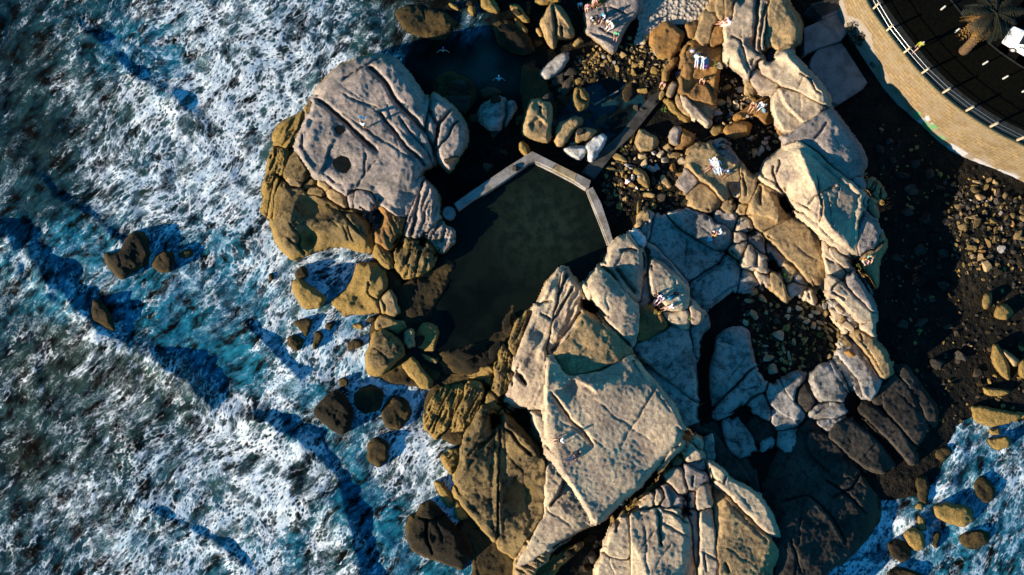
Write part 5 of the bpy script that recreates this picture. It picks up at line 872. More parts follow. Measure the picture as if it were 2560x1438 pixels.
br = tw.node('ShaderNodeTexBrick'); tw.l.new(cw, br.inputs['Vector']); br.inputs['Scale'].default_value = 1.0; br.inputs['Brick Width'].default_value = .78; br.inputs['Row Height'].default_value = .34; br.inputs['Mortar Size'].default_value = .022; br.inputs['Mortar Smooth'].default_value = .4; br.inputs['Bias'].default_value = -.1; br.offset_frequency = 2
br.inputs['Color1'].default_value = (.215, .150, .075, 1); br.inputs['Color2'].default_value = (.13, .09, .045, 1); br.inputs['Mortar'].default_value = (.06, .04, .02, 1)
p = tw.pos(); n = tw.noise(p, .8, 5, .65); n2 = tw.noise(p, 8, 4, .7)
col = tw.mix(tw.math('MULTIPLY', tw.ramp(n, .42, .62), .75), br.outputs['Color'], (.18, .14, .095))
col = tw.mix(tw.math('MULTIPLY', tw.ramp(n2, .42, .62), .55), col, (.14, .10, .05))
col = tw.mix(tw.math('MULTIPLY', tw.attr('render_coat'), tw.ramp(n2, .25, .45, .6, 1)), col, (.20, .175, .145))
col = tw.mix(tw.attr('white_paint'), col, (.32, .32, .34)); col = tw.mix(tw.attr('green_paint'), col, (.08, .20, .08))
MWALL = tw.done(col, .9, tw.bump(tw.math('SUBTRACT', n2, tw.math('MULTIPLY', br.outputs['Fac'], .8)), .6, .06), .15)
m = np.ones((nr, len(sl)), bool)
root = empty('sea_wall', 'curved tan stone sea wall with green and white graffiti, holding up the promenade', 'sea wall')
o = mesh_obj('wall_face', wallP.reshape(-1, 3), grid_quads(m), MWALL, root)
def proj(P):
    d = P - CAMP; zc = -(d[..., 1] * sp - d[..., 2] * cp) ; yc = d[..., 1] * cp + d[..., 2] * sp
    zc = d[..., 1] * sp - d[..., 2] * cp
    return CX + FPX * d[..., 0] / zc, CY - FPX * yc / zc
pu, pv = proj(wallP)
def spots(lst, jit):
    a = np.zeros(pu.shape)
    for x, y, r in lst:
        a = np.maximum(a, np.clip((r - np.hypot(pu - x, pv - y) * (1 + jit * noise2(pu / 7, pv / 7, 3))) / 2.5 + .5, 0, 1))
    return a
def quads(lst):
    a = np.zeros(pu.shape)
    for q_ in lst: a = np.maximum(a, np.clip(sdf(pu + 1.5 * noise2(pu / 6, pv / 6, 5), pv + 1.5 * noise2(pu / 6, pv / 6, 9), pts(q_)) / 2 + .5, 0, 1))
    return a
set_attr(o, 'wall_uv', 'FLOAT_VECTOR', np.stack([sl[None, :] + 0 * tt, (zz - ZW), 0 * zz], -1))
set_attr(o, 'white_paint', 'FLOAT', np.maximum(quads(['H 1715,125 1790,80 1970,190 1900,235', 'H 1945,300 2040,235 2260,345 2200,410', 'H 2225,420 2290,355 2520,435 2440,490']) * .8, spots([(2303, 303, 7), (2318, 297, 6), (2331, 312, 4)], .4)))
set_attr(o, 'green_paint', 'FLOAT', spots([(2293, 288, 8), (2312, 314, 9), (2325, 322, 9), (2334, 316, 6), (2300, 294, 4), (2352, 346, 6)], .7))
set_attr(o, 'render_coat', 'FLOAT', np.maximum(quads(['G 690,-40 800,-40 840,150 950,180 1080,330 1090,440 1160,640 1100,620 1000,450 920,290 830,180 790,110']), .9 * np.clip((tt - .72 + .25 * fbm(sl[None, :] / 1.5 + 0 * tt, zz, 12, 3)) * 6, 0, 1)))
# coping along the top
cop = np.stack([np.stack([TX - nx * w + 0, TY - ny * w, np.full(len(TX), h)], -1) for w, h in ((-.05, ZW - .12), (-.05, ZW + .05), (.40, ZW + .05), (.40, ZW - .12))], 0)
mesh_obj('coping', cop.reshape(-1, 3), grid_quads(np.ones(cop.shape[:2], bool)), flat_mat('coping_stone', (.16, .115, .055), .85, .3, 6, .3), root, False)

# promenade: footpath, grass verge / road, each a sheet a little above the last
def band(name, w0, w1, z, mat):
    P = np.stack([np.stack([TX - nx * w, TY - ny * w, np.full(len(TX), z)], -1) for w in (w0, w1)], 0)
    return mesh_obj(name, P.reshape(-1, 3), grid_quads(np.ones(P.shape[:2], bool)), mat, None, False)
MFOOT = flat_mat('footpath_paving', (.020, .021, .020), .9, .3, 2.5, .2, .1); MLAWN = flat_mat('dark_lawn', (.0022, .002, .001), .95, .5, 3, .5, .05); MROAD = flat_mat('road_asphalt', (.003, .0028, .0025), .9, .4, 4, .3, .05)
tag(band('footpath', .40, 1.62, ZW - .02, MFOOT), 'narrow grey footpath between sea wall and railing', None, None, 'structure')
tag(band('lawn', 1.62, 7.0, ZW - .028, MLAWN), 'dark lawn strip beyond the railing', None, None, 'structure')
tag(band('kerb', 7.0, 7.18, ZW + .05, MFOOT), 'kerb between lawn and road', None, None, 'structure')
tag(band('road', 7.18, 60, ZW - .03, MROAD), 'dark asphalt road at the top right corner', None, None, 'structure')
# railing
def tube(bm, pth, r, n=6, cap=True):
    pth = [Vector(p) for p in pth]; rr = r if hasattr(r, '__len__') else [r] * len(pth); rings = []
    for i, p in enumerate(pth):
        d = (pth[min(i + 1, len(pth) - 1)] - pth[max(i - 1, 0)]).normalized()
        a = d.cross(Vector((0, 0, 1)) if abs(d.z) < .9 else Vector((1, 0, 0))).normalized(); b = d.cross(a)
        rings.append([bm.verts.new(p + (a * math.cos(k * 2 * math.pi / n) + b * math.sin(k * 2 * math.pi / n)) * rr[i]) for k in range(n)])
    for x, y in zip(rings, rings[1:]):
        for k in range(n): bm.faces.new((x[k], x[(k + 1) % n], y[(k + 1) % n], y[k]))
    if cap:
        bm.faces.new(rings[0][::-1]); bm.faces.new(rings[-1])
def box(bm, c, sx, sy, sz, rz=0, bevel=0):
    r = bmesh.ops.create_cube(bm, size=1); M = Matrix.Translation(Vector(c)) @ Matrix.Rotation(rz, 4, 'Z') @ Matrix.Diagonal((sx, sy, sz, 1))
    bmesh.ops.transform(bm, matrix=M, verts=r['verts'])
    if bevel: bmesh.ops.bevel(bm, geom=list({e for v in r['verts'] for e in v.link_edges}), offset=bevel, segments=2, affect='EDGES')
    return r['verts']
RAILP = [(2150, -38), (2184, 22), (2217, 77), (2260, 132), (2305, 183), (2357, 232), (2415, 277), (2475, 317), (2542, 351), (2612, 384)]
root = empty('railing', 'promenade railing of pale concrete posts with two thin metal rails', 'railing')
MPOST = flat_mat('post_concrete', (.32, .26, .18), .8, .15, 9, .2); MRAIL = flat_mat('rail_metal', (.25, .26, .28), .3, .1, 9); MRAIL.node_tree.nodes['Principled BSDF'].inputs['Metallic'].default_value = .8
b3 = [at(u, v, ZW) for u, v in RAILP]
for i, p in enumerate(b3):
    d = b3[min(i + 1, 9)] - b3[max(i - 1, 0)]
    bm = bmesh.new(); box(bm, p + Vector((0, 0, .52)), .17, .20, 1.08, math.atan2(d.y, d.x), .02); bm_obj('post', bm, MPOST, root)
for h in (.52, .98):
    bm = bmesh.new(); tube(bm, [p + Vector((0, 0, h)) for p in b3], .02); bm_obj('rail', bm, MRAIL, root)
for k, (u, v, w) in enumerate(((2353, 24, 'nearest the top edge'), (2388, 80, 'left of the palm trunk'), (2458, 161, 'below the palm trunk'), (2508, 197, 'below the white car'), (2556, 230, 'at the right edge of the photo'))):
    bm = bmesh.new(); p = at(u, v, ZW); tube(bm, [p, p + Vector((0, 0, .38)), p + Vector((0, 0, .40)), p + Vector((0, 0, .46)), p + Vector((0, 0, .48)), p + Vector((0, 0, .62)), p + Vector((0, 0, .66))], [.09, .09, .06, .06, .09, .09, .06], 10)
    tag(bm_obj('bollard', bm, flat_mat('bollard_white', (.30, .30, .28), .6)), f'small white bollard on the lawn, {w}', 'bollard', 'white bollards along the lawn')

# palm tree
random.seed(4)
pb = at(2408, 130, ZW); root = empty('palm_tree', 'shaggy palm tree with ochre dead skirt leaning over the white car', 'palm tree', None)
ptop = at(2486, 38, ZW + 5.4)
bm = bmesh.new(); tube(bm, [pb.lerp(ptop, t) + Vector((.05 * math.sin(t * 9), .04 * math.cos(t * 7), 0)) for t in np.linspace(0, 1, 22)], [.42 - .12 * t + (.04 if i % 2 else 0) for i, t in enumerate(np.linspace(0, 1, 22))], 12)
bm_obj('trunk', bm, flat_mat('palm_bark', (.075, .043, .02), .95, .45, 6, .8), root)
def frond(base, az, droop, L, w, nleaf=20, twist=0):
    bm = bmesh.new(); d = Vector((math.cos(az), math.sin(az), 0)); s = Vector((-d.y, d.x, 0)); path = []
    for i in range(nleaf + 1):
        t = i / nleaf; path.append(base + d * (L * (t - .18 * droop * t * t)) + Vector((0, 0, L * (.55 * t * (1 - droop) - droop * .75 * t * t))))
    tube(bm, path, [.03 * (1 - .8 * i / nleaf) for i in range(nleaf + 1)], 4)
    for i in range(2, nleaf):
        t = i / nleaf; ww = w * math.sin(math.pi * min(1, t * .92 + .08)) ** .6
        for sg in (-1, 1):
            a = path[i]; dirn = (path[min(i + 1, nleaf)] - path[i]).normalized()
            tip = a + (s * sg * ww + dirn * ww * .55 + Vector((0, 0, -ww * random.uniform(.25, .6))))
            m_ = a.lerp(tip, .5) + Vector((0, 0, .04)); q_ = dirn * .035
            bm.faces.new([bm.verts.new(x) for x in (a - q_, a + q_, m_ + q_, tip, m_ - q_)])
    return bm
MFR = flat_mat('palm_green', (.009, .009, .003), .7, .35, 2); MDEAD = flat_mat('palm_dead', (.13, .065, .013), .85, .4, 3)
for k in range(34):
    bm_obj('frond', frond(ptop + Vector((0, 0, random.uniform(-.1, .3))), k * 2.4 + random.random() * .3, random.choice((.35, .5, .65, .8)), random.uniform(2.2, 3.0), .5), MFR, root)
for k in range(40):
    bm_obj('dead_frond', frond(ptop + Vector((0, 0, random.uniform(-1.4, -.2))), k * 2.4, random.uniform(1.0, 1.25), random.uniform(1.3, 2.2), .34, 10), MDEAD, root)

# car, most of it outside the frame
MCAR = flat_mat('car_white_paint', (.80, .80, .80), .25, .02); MGLASS = flat_mat('car_glass', (.012, .016, .02), .05, .1); MTYRE = flat_mat('tyre_rubber', (.015, .015, .015), .8); MRIM = flat_mat('wheel_metal', (.35, .35, .36), .3)
ca = at(2497, 112, ZW); cb = at(2562, 150, ZW); dr = (cb - ca); dr.z = 0; dr.normalize()
root = empty('parked_car', 'white parked car partly hidden under the palm at the right edge', 'car', None, ca, math.atan2(dr.y, dr.x))
# local: x along the car from its near end, y to the left (away from the sea), z up
def loft(bm, secs):
    rings = [[bm.verts.new(p) for p in s_] for s_ in secs]; n_ = len(rings[0])
    for a_, b_ in zip(rings, rings[1:]):
        for k in range(n_): bm.faces.new((a_[k], a_[(k + 1) % n_], b_[(k + 1) % n_], b_[k]))
    bm.faces.new(rings[0]); bm.faces.new(rings[-1][::-1]); bmesh.ops.recalc_face_normals(bm, faces=bm.faces)
def csec(x, w, z0, z1, r=.14):
    return [(x, y, z) for y, z in ((r * .6, z0), (0, z0 + .2), (.0, z1 - r), (.05, z1 - .02), (.12, z1), (w - .12, z1), (w - .05, z1 - .02), (w, z1 - r), (w, z0 + .2), (w - r * .6, z0))]
bm = bmesh.new(); loft(bm, [csec(0, 1.78, .32, .62), csec(.12, 1.8, .24, .80), csec(.9, 1.8, .22, .94), csec(1.6, 1.8, .22, .97), csec(3.4, 1.8, .22, .98), csec(4.2, 1.8, .24, .96), csec(4.4, 1.78, .34, .80)])
bm_obj('body', bm, MCAR, root, True)
def cab(x, i, z): return [(x, i, .95), (x, i + .06, z - .08), (x, i + .16, z), (x, 1.8 - i - .16, z), (x, 1.8 - i - .06, z - .08), (x, 1.8 - i, .95)]
bm = bmesh.new(); loft(bm, [cab(1.0, .05, .99), cab(1.85, .12, 1.42), cab(2.6, .13, 1.48), cab(3.5, .13, 1.42), cab(4.1, .08, 1.0)]); bm_obj('cabin', bm, MCAR, root, True)
for nm, q_ in (('windscreen', [(1.12, .2, 1.06), (1.80, .27, 1.425), (1.80, 1.53, 1.425), (1.12, 1.6, 1.06)]), ('side_window', [(1.45, .055, 1.02), (2.0, .13, 1.38), (2.75, .145, 1.40), (2.75, .07, 1.02)]), ('side_window', [(2.82, .07, 1.02), (2.82, .145, 1.40), (3.45, .14, 1.34), (3.85, .075, 1.02)])):
    bm = bmesh.new(); f_ = bm.faces.new([bm.verts.new(Vector(x) + Vector((-.01, -.02, .015))) for x in q_]); r_ = bmesh.ops.extrude_face_region(bm, geom=[f_])
    for g in r_['geom']:
        if isinstance(g, bmesh.types.BMVert): g.co += Vector((0, -.008, .006))
    bmesh.ops.recalc_face_normals(bm, faces=bm.faces); bm_obj(nm, bm, MGLASS, root)
for x in (1.25, 3.6):
    for y in (.0, 1.8):
        bm = bmesh.new(); tube(bm, [(x, y - .03, .32), (x, y - .02, .32), (x, y + .2 if y < 1 else y - .2, .32)], [.30, .33, .33], 22); w_ = bm_obj('wheel', bm, MTYRE, root)
        bm = bmesh.new(); tube(bm, [(x, y - .045 if y < 1 else y + .045, .32), (x, y, .32)], .19, 16); bm_obj('rim', bm, MRIM, w_)
bm = bmesh.new(); box(bm, (1.35, -.10, 1.0), .16, .2, .13, 0, .03); bm_obj('wing_mirror', bm, MCAR, root)
for y in (.22, 1.58):
    bm = bmesh.new(); box(bm, (.06, y, .66), .14, .3, .12, 0, .03); bm_obj('headlight', bm, MRIM, root)

# low plants
def bush(name, u, v, z, r, h, mat, label, n=900, cat='bush', leaf=.10):
    bm = bmesh.new(); c = at(u, v, z); rnd = random.Random(int(u * 7 + v)); cl = [(rnd.gauss(0, .45) * r, rnd.gauss(0, .45) * r, rnd.uniform(.2, 1) * h, rnd.uniform(.25, .5) * r) for _ in range(14)]
    for i in range(n):
        x, y, zz_, rr = rnd.choice(cl); d = Vector((rnd.gauss(0, 1), rnd.gauss(0, 1), rnd.gauss(0, 1))).normalized() * rr * rnd.uniform(.6, 1.05)
        p_ = c + Vector((x, y, zz_)) + d; a = Vector((rnd.gauss(0, 1), rnd.gauss(0, 1), rnd.gauss(0, 1))).normalized() * leaf; b = a.cross(Vector((rnd.gauss(0, 1), rnd.gauss(0, 1), rnd.gauss(0, 1))).normalized()) * .6
        bm.faces.new([bm.verts.new(x_) for x_ in (p_ - a, p_ + b, p_ + a, p_ - b)])
    return tag(bm_obj(name, bm, mat), label, cat)
MBUSH = flat_mat('dry_bush', (.018, .015, .008), .9, .5, 2); MTUFT = flat_mat('green_tuft', (.07, .13, .025), .8, .4, 5)
bush('bush', 2137, 95, 2.8, 1.15, 1.3, MBUSH, 'dark round bush growing between landing and sea wall', 1600)
bush('bush', 2190, 160, 2.4, .8, .6, MBUSH, 'low dark bush trailing along the foot of the sea wall', 900)
for u, v, lab in ((1724, 797, 'small green grass tuft in the cleft right of the picnic group'), (2146, 663, 'green grass tuft beside the two colourfully dressed people'), (1962, 690, 'green plant tuft among the broken slabs of the right ridge'), (2050, 836, 'green tuft at the edge of the blue stone rubble'), (1660, 275, 'bright green weed at the waterline below the grey block'), (1790, 165, 'small green tuft beside the two people on the blue towel')):
    bush('grass_tuft', u, v, float(ztop(u, v)) - .05, .3, .25, MTUFT, lab, 160, 'grass tuft', .07)
# ------------------------------------------------------------------ loose boulders
LM = [('pool wall corner', 1475, 465), ('picnic slab', 1540, 120), ('spear shaped rock', 1400, 60), ('yellow ochre boulder', 1452, 250), ('mossy green rock', 1565, 230), ('grey square edged block', 1678, 225), ('long ochre rock', 1672, 175),
      ('concrete path', 1560, 350), ('twin boulder', 1710, 345), ('tan boulder with dark half', 1615, 345), ('craggy yellow rock', 1605, 450), ('sunbathing slab', 1780, 410), ('red clad person', 1564, 462), ('pale split boulder', 1730, 480), ('white guano rocks', 1470, 370), ('rusty ledge', 1740, 200),
      ('oval brown boulder', 1842, 323), ('couple by the pale ridge', 1893, 268), ('cream dome', 1960, 440), ('sand patch', 1690, 40), ('muddy brown hummock', 1660, 90),
      ('blue slate slabs', 1800, 870), ('long slate slab', 1815, 900), ('lit ridge strips', 2120, 880), ('ridge foot', 2080, 800), ('rounded slate dome', 2070, 940), ('sharp lit fin', 1950, 700), ('two people with yellow bag', 1787, 585),
      ('sea wall foot', 2440, 445), ('right edge of the photo', 2555, 560), ('large pale beach boulder', 2463, 665), ('ribbed ochre crag', 2482, 600), ('flat ochre beach boulder', 2410, 565), ('square pale beach boulder', 2450, 496), ('dark beach', 2330, 600)]
used_labels = {}
def where(u, v):
    best = min(LM, key=lambda l: math.hypot(l[1] - u, l[2] - v)); dx, dy = u - best[1], v - best[2]
    if math.hypot(dx, dy) < 9: return 'right at the ' + best[0]
    w_ = ('right of' if dx > 0 else 'left of') if abs(dx) > 2 * abs(dy) else ('below' if dy > 0 else 'above') if abs(dy) > 2 * abs(dx) else ('below right of' if dx > 0 else 'below left of') if dy > 0 else ('above right of' if dx > 0 else 'above left of')
    return w_ + ' the ' + best[0]
ORD = ['', ', second nearest', ', third nearest', ', fourth nearest', ', fifth nearest', ', sixth nearest', ', seventh nearest', ', eighth nearest', ', ninth nearest', ', tenth nearest', ', eleventh nearest', ', twelfth nearest']
CNAME = dict(g='grey', c='pale cream', t='tan', r='rusty brown', o='ochre', d='dark', b='slate blue', k='black', w='white')
ico = bmesh.new(); bmesh.ops.create_icosphere(ico, subdivisions=3, radius=1); ico.verts.ensure_lookup_table()
ICO = np.array([v.co[:] for v in ico.verts]); ICOF = np.array([[v.index for v in f.verts] for f in ico.faces]); ico.free()
def boulder(u, v, ru, rv, ang, m, seed, hk=.75, group=None, sink=.30, ang_k=1.0, raw=False):
    rnd = np.random.RandomState(seed)
    z0 = float(ztop(u, v)); k = (HCAM - z0) / FPX
    P = ICO.copy()
    off = rnd.rand(2) * 50
    P = P * (1 + .16 * fbm(P[:, :1] * 1.1 + off[0] + P[:, 2:] * .7, P[:, 1:2] * 1.1 + off[1] - P[:, 2:] * .5, seed, 2) + .10 * fbm(P[:, :1] * 3 + off[1] + P[:, 2:], P[:, 1:2] * 3 + off[0], seed + 1, 2))
    for _ in range(rnd.randint(9, 15)):
        nrm = rnd.normal(size=3); nrm /= np.linalg.norm(nrm); c = rnd.uniform(.34, .74)
        dd = np.maximum(P @ nrm - c, 0); P = P - dd[:, None] * nrm * .92 * ang_k
    P = P / np.abs(P[:, :2]).max(0).mean()
    h = min(ru, rv) * k * hk * rnd.uniform(.85, 1.25)
    P = P * [ru * k, rv * k, max(h, .08)]
    a = -math.radians(ang); tl = rnd.uniform(-.2, .2)
    x = P[:, 0] * math.cos(a) - P[:, 1] * math.sin(a); y = P[:, 0] * math.sin(a) + P[:, 1] * math.cos(a)
    P = np.stack([x, y, P[:, 2] + x * tl * .5], -1)
    z = z0 + h * (1 - sink * 2)
    c = at(u, v, z0)
    if raw: return P + np.array([c.x, c.y, z])
    o = mesh_obj('boulder', P, np.zeros((0, 4), int), MATS[m], None, True, ICOF)
    o.data.set_sharp_from_angle(angle=math.radians(24))
    o.location = (c.x, c.y, z)
    r = (ru + rv) / 2; asp = max(ru, rv) / min(ru, rv)
    size = 'tiny' if r < 5.5 else 'small' if r < 8.5 else 'medium' if r < 13 else 'large'
    shp = 'elongated' if asp > 2 else 'oblong' if asp > 1.4 else 'angular' if seed % 2 else 'rounded'
    base = f'{size} {shp} {CNAME[m]} boulder {where(u, v)}'
    n = used_labels.get(base, 0); used_labels[base] = n + 1
    o['label'] = base + (ORD[n] if n < len(ORD) else f'')
    o['category'] = 'boulder'; o['group'] = group or 'loose boulders'
    return o
BL = [  # crop, group, default material, "x,y,rx,ry,angle[,material]" in crop pixels
 ('a', 'stone rubble below the picnic slab', 't', '760,765,55,30,0 930,730,35,25,0 1030,735,34,50,0,g 1045,830,38,42,0 1010,930,44,48,10,g 590,950,55,48,20,o 690,960,22,58,10 770,900,58,32,30 800,970,35,38,0,o 895,995,32,18,30,c 1025,1030,55,25,20,o 640,1100,72,82,0,g 850,1065,14,24,0,o 1150,1065,24,18,0,b 1255,1065,28,45,-20,c 800,1150,52,34,0 760,1230,28,58,0 850,1310,95,70,-15,o 1000,1250,58,68,30,g 1215,1170,42,48,0 1145,1250,28,30,0,g 1285,1290,52,24,0,c 1240,1385,88,60,0,o 510,1370,46,68,-20,t 350,1150,36,62,-20,g 60,1120,56,60,0 130,1100,48,40,0,g 30,990,38,40,0,o 90,930,34,28,0,c 170,990,32,40,-20,c 240,1140,48,48,0,b 130,1230,32,60,0,c 20,1215,30,30,0 180,1050,22,20,0,b 260,1060,18,18,0,c 960,1340,40,30,0 720,740,24,16,0 690,880,18,14,0,g 1100,740,30,20,0,o 1320,1180,26,22,0 1180,900,22,30,0'),
 ('b', 'stone rubble below the picnic slab', 't', '460,60,28,60,0,o 560,140,68,28,0,o 690,180,46,66,20,t 770,150,50,46,0,c 880,170,46,54,0,b 990,220,36,80,-25,c 765,265,32,58,0 610,310,48,52,0,t 520,400,52,48,0,t 860,330,44,68,30,g 375,665,66,105,-20,o 530,640,22,78,0,o 645,660,105,78,0,d 1150,420,46,76,-15,t 1460,510,84,84,0,o 1690,520,58,36,-30,t 1880,460,98,88,0,r 1870,560,48,26,0,o 1630,850,104,68,0,o 2020,950,66,98,0,t 2160,1045,42,40,0,r 2345,600,52,28,0,o 410,420,38,38,0,g 480,490,48,38,0,t 560,490,38,46,0,g 700,300,38,36,0,g 920,260,46,28,0,c 1080,300,36,44,0,b 1620,330,60,50,20,g 1450,200,42,40,0,o 830,760,34,24,0,d 1300,660,34,24,0,g 820,1365,28,16,0,c 1650,1230,60,40,0,k 1900,1090,50,40,0,k 320,300,50,40,0,k 400,260,46,34,0,b 350,200,40,40,0,k 450,210,44,36,0,t 720,500,46,18,0,t 640,440,30,26,0,k 780,420,30,26,0,b 420,560,26,20,0,k'),
 ('c', 'stone rubble between path and sunbathing slab', 't', '465,120,38,108,8,t 280,430,128,56,25,t 190,510,38,24,0,g 160,590,74,42,25,t 90,690,33,44,-20,t 240,650,24,40,0,r 320,640,42,80,15,o 625,400,72,60,0,c 640,520,52,68,20,c 420,560,74,44,20,b 870,380,58,58,20,c 970,290,72,54,0,g 1050,400,95,58,0,g 920,480,68,54,-10,c 1150,495,85,70,0,c 820,570,38,58,0,b 745,590,70,60,0,b 1040,575,56,66,0,r 1135,672,86,58,-10,r 965,805,66,122,-35,t 845,775,22,28,0,c 1212,1060,44,50,0,c 1160,945,92,34,35,o 465,830,50,44,0,o 620,880,45,34,0,t 670,962,118,44,10,t 560,1130,42,136,10,o 770,1120,74,50,35,o 670,1155,34,25,0,o 275,1125,54,70,0,o 290,1020,50,64,0,k 210,930,15,58,0,t 210,825,20,28,0,t 460,720,44,54,0,w 690,885,20,20,0,c 870,860,34,38,0,r 1010,965,48,48,0,o 1110,1000,25,28,0,o 980,1130,48,38,0,k 1090,1110,48,38,0,k 720,1300,22,140,3,b 380,370,60,40,0,k 500,440,22,22,0,c 440,260,22,16,0,c 370,270,30,14,45,c 780,370,44,40,0,b 760,760,50,90,0,k 880,1010,60,80,0,k 520,290,50,40,0,k 740,470,44,40,0,k 560,700,30,30,0,b 420,640,22,26,0,o 370,700,26,34,0,o 520,860,26,30,0,w 300,760,40,36,0,k 1170,390,20,26,0,c 1200,1010,30,16,0,o 660,1290,40,90,20,t 120,1000,60,50,0,k 120,1090,70,50,0,k 60,820,40,40,0,k 870,1160,20,14,0,c 640,740,30,40,0,o'),
 ('d', 'blue shaded stones in the hollow of the shelf', 'c', '240,472,50,80,-20 115,480,28,20,0 135,585,38,58,-20 225,635,20,22,0 365,265,92,42,20 175,280,64,40,0 480,340,24,35,0 410,460,30,38,0 725,420,30,44,0 870,385,50,44,0 685,507,50,28,-15 890,512,58,34,0 975,582,44,38,-30 1070,640,36,64,15 1040,500,44,34,20 740,625,13,28,20 955,672,18,14,0 885,772,38,28,0 600,740,100,76,30 785,862,38,50,0 955,840,22,74,35 650,960,30,66,-15 395,910,50,26,0 380,1002,54,32,15 448,1080,88,62,-15 490,1210,78,90,-20 630,1097,38,40,0 735,1080,27,92,-5 655,1232,34,28,20 930,1202,40,34,0 1015,962,50,58,0,d 1390,1142,48,58,-15 1440,1240,34,25,0 1290,1060,54,38,0 1170,600,70,28,35 1230,590,40,18,45 1140,395,40,88,-35,c 1220,465,54,56,0,t 1090,440,68,48,20,c 1310,690,40,22,45,c 1390,690,24,60,-25,c 1400,765,38,34,0,t 1290,800,70,28,40,t 1310,910,52,30,45,t 1440,920,68,30,40,c 1340,985,80,22,35,t 1505,870,110,46,45,o 1560,1010,78,48,30,r 1430,430,86,54,50,c 1460,550,50,62,30,t 1540,640,64,92,-20,c 1360,575,84,22,48,c 1520,700,30,18,0,c 320,850,24,20,0 560,500,50,34,0,k 460,560,24,24,0,k 720,520,30,40,0 770,490,28,24,0,k 360,600,18,26,0,k 830,620,22,22,0,k 480,80,40,30,0,t 260,60,24,26,0,c 300,40,30,34,-30,c 210,90,36,20,0,c 240,170,70,60,0 340,110,34,50,0,b 860,310,24,20,0 1140,670,24,36,-20 1330,640,70,14,40,t 1250,720,40,16,50,t 1480,760,34,16,45,t 1210,360,44,60,0,b 1300,330,60,40,40,b'),
 ('e', 'ochre boulders on the dark beach below the sea wall', 'o', '340,92,40,24,-10 430,140,68,22,15,t 410,190,68,18,10 400,250,75,44,-5,o 480,350,80,58,-5,t 625,352,42,34,0,t 690,265,62,62,30,t 690,150,54,30,20,t 560,210,38,50,25 530,62,22,18,0,t 435,460,32,24,0 225,550,38,40,0 355,600,85,36,-15,t 430,680,60,110,35,o 265,720,70,58,-20,o 240,640,25,20,0 395,890,54,34,15,t 540,850,44,44,0,d 310,915,25,28,0 335,1010,74,54,0 485,1000,48,26,0,r 500,1050,44,28,0,r 580,940,28,72,-12 625,920,26,66,-12 670,890,26,56,-12 725,880,34,40,0 790,916,18,28,0 760,1037,66,52,0,b 375,1130,42,38,0,t 470,1150,56,56,0,t 550,1250,96,84,0,t 640,660,80,42,0 670,775,20,54,10 765,740,17,46,0,g 745,550,40,30,0,g 830,610,34,44,0 925,580,50,50,0 905,690,38,40,0,r 1030,620,60,38,30 960,840,60,90,30 1020,890,60,34,20 765,460,34,38,0 840,470,28,28,0 1000,350,34,34,0 340,1090,25,20,0 400,1210,30,28,0 255,1230,30,40,0 350,370,24,20,0,b 570,395,22,16,0,w 450,415,20,10,0,w 285,835,14,18,0,w 395,500,20,24,0 345,535,20,18,0 220,820,20,40,0 880,820,50,30,-20,d 1040,1180,90,120,0,d 700,1330,70,50,0,d 410,1050,20,18,0 1030,540,40,40,0'),
 ('S', 'stray ochre stones on the black beach', 'o', '600,375,28,22,0 1400,820,40,26,30 1220,1275,24,12,20 1390,1100,26,30,0 700,260,60,50,0,k 500,600,60,50,0,k 850,900,70,50,0,k 760,640,50,34,0,k 330,620,60,46,0,k 640,980,60,60,0,k 1000,1050,50,40,0,k'),
 ('H', 'dark stones on the shaded beach', 'k', '1250,420,70,50,20 1400,300,60,60,0 1150,250,60,40,0 1350,560,90,60,30 1550,420,60,60,0 1650,560,50,40,0 1300,820,80,60,10 1500,900,70,50,0 1700,1250,60,60,0 1200,1300,70,50,30 1450,1200,80,60,0 1720,900,50,40,0 1000,150,60,60,0 1120,60,50,40,0'),
 ('F', 'stones in the hollow by the oval boulder', 'b', '1585,370,44,32,0 1570,130,22,18,0 1615,140,20,26,0 1790,365,40,26,-20 1885,340,34,38,0,g 1755,420,36,30,0 1715,480,40,44,0 1790,470,28,36,0 1695,535,28,24,0 1640,540,40,60,0,g 1870,400,40,28,0,g 1240,100,44,40,20 1400,105,26,30,-20,g 1445,30,34,50,-20,c 1370,50,20,50,-15,t 1510,15,26,20,0,o 1450,-30,20,20,0,b 1290,-10,46,40,0,t 1640,380,30,24,0,k 1820,300,30,26,0,t 1270,1155,30,34,0,g 1410,1205,34,20,30,g 1450,1170,18,16,0,c 1650,690,34,24,0,k 1460,1145,16,16,0,c 1190,400,50,24,0,b 1300,470,40,30,0,k'),
 ('E', 'stones in the hollow under the pale ridge', 't', '1155,880,24,26,0,b 1090,945,48,38,0,o 1240,970,40,44,20,g 1185,1020,26,20,0 1300,1045,26,24,0,o 1365,1065,38,38,0,o 1200,1130,36,64,-15,c 1120,1090,26,72,-18,t 1260,1110,26,20,0,g 1210,1250,48,36,0,r 1000,1215,38,44,-20,b 1150,1210,28,24,0,b 460,660,20,18,0,g 190,500,24,24,0,g 330,560,20,18,0,c 1010,700,30,60,-30,c'),
 ('P', 'ochre stones packed in the cleft beside the sunlit outcrop', 'o', '920,530,16,20,30 960,500,14,30,35 1000,440,12,34,35 1030,400,12,30,35 940,470,12,26,35 880,590,16,18,0 900,620,16,14,0 850,640,20,24,30 800,690,16,44,38 770,720,14,34,38 830,660,14,30,38 730,740,18,30,38 690,780,22,30,35 650,780,20,24,0 620,840,26,20,30 600,880,22,28,0 560,900,18,40,35 640,870,14,30,30 480,960,30,50,20 470,1000,20,24,0 285,1270,50,66,0,k 260,1130,60,40,0,d 330,1120,24,40,20,d 180,1180,40,30,30,d 100,1250,60,40,0,d 240,1390,50,40,0,d 120,1400,40,30,0,d'),
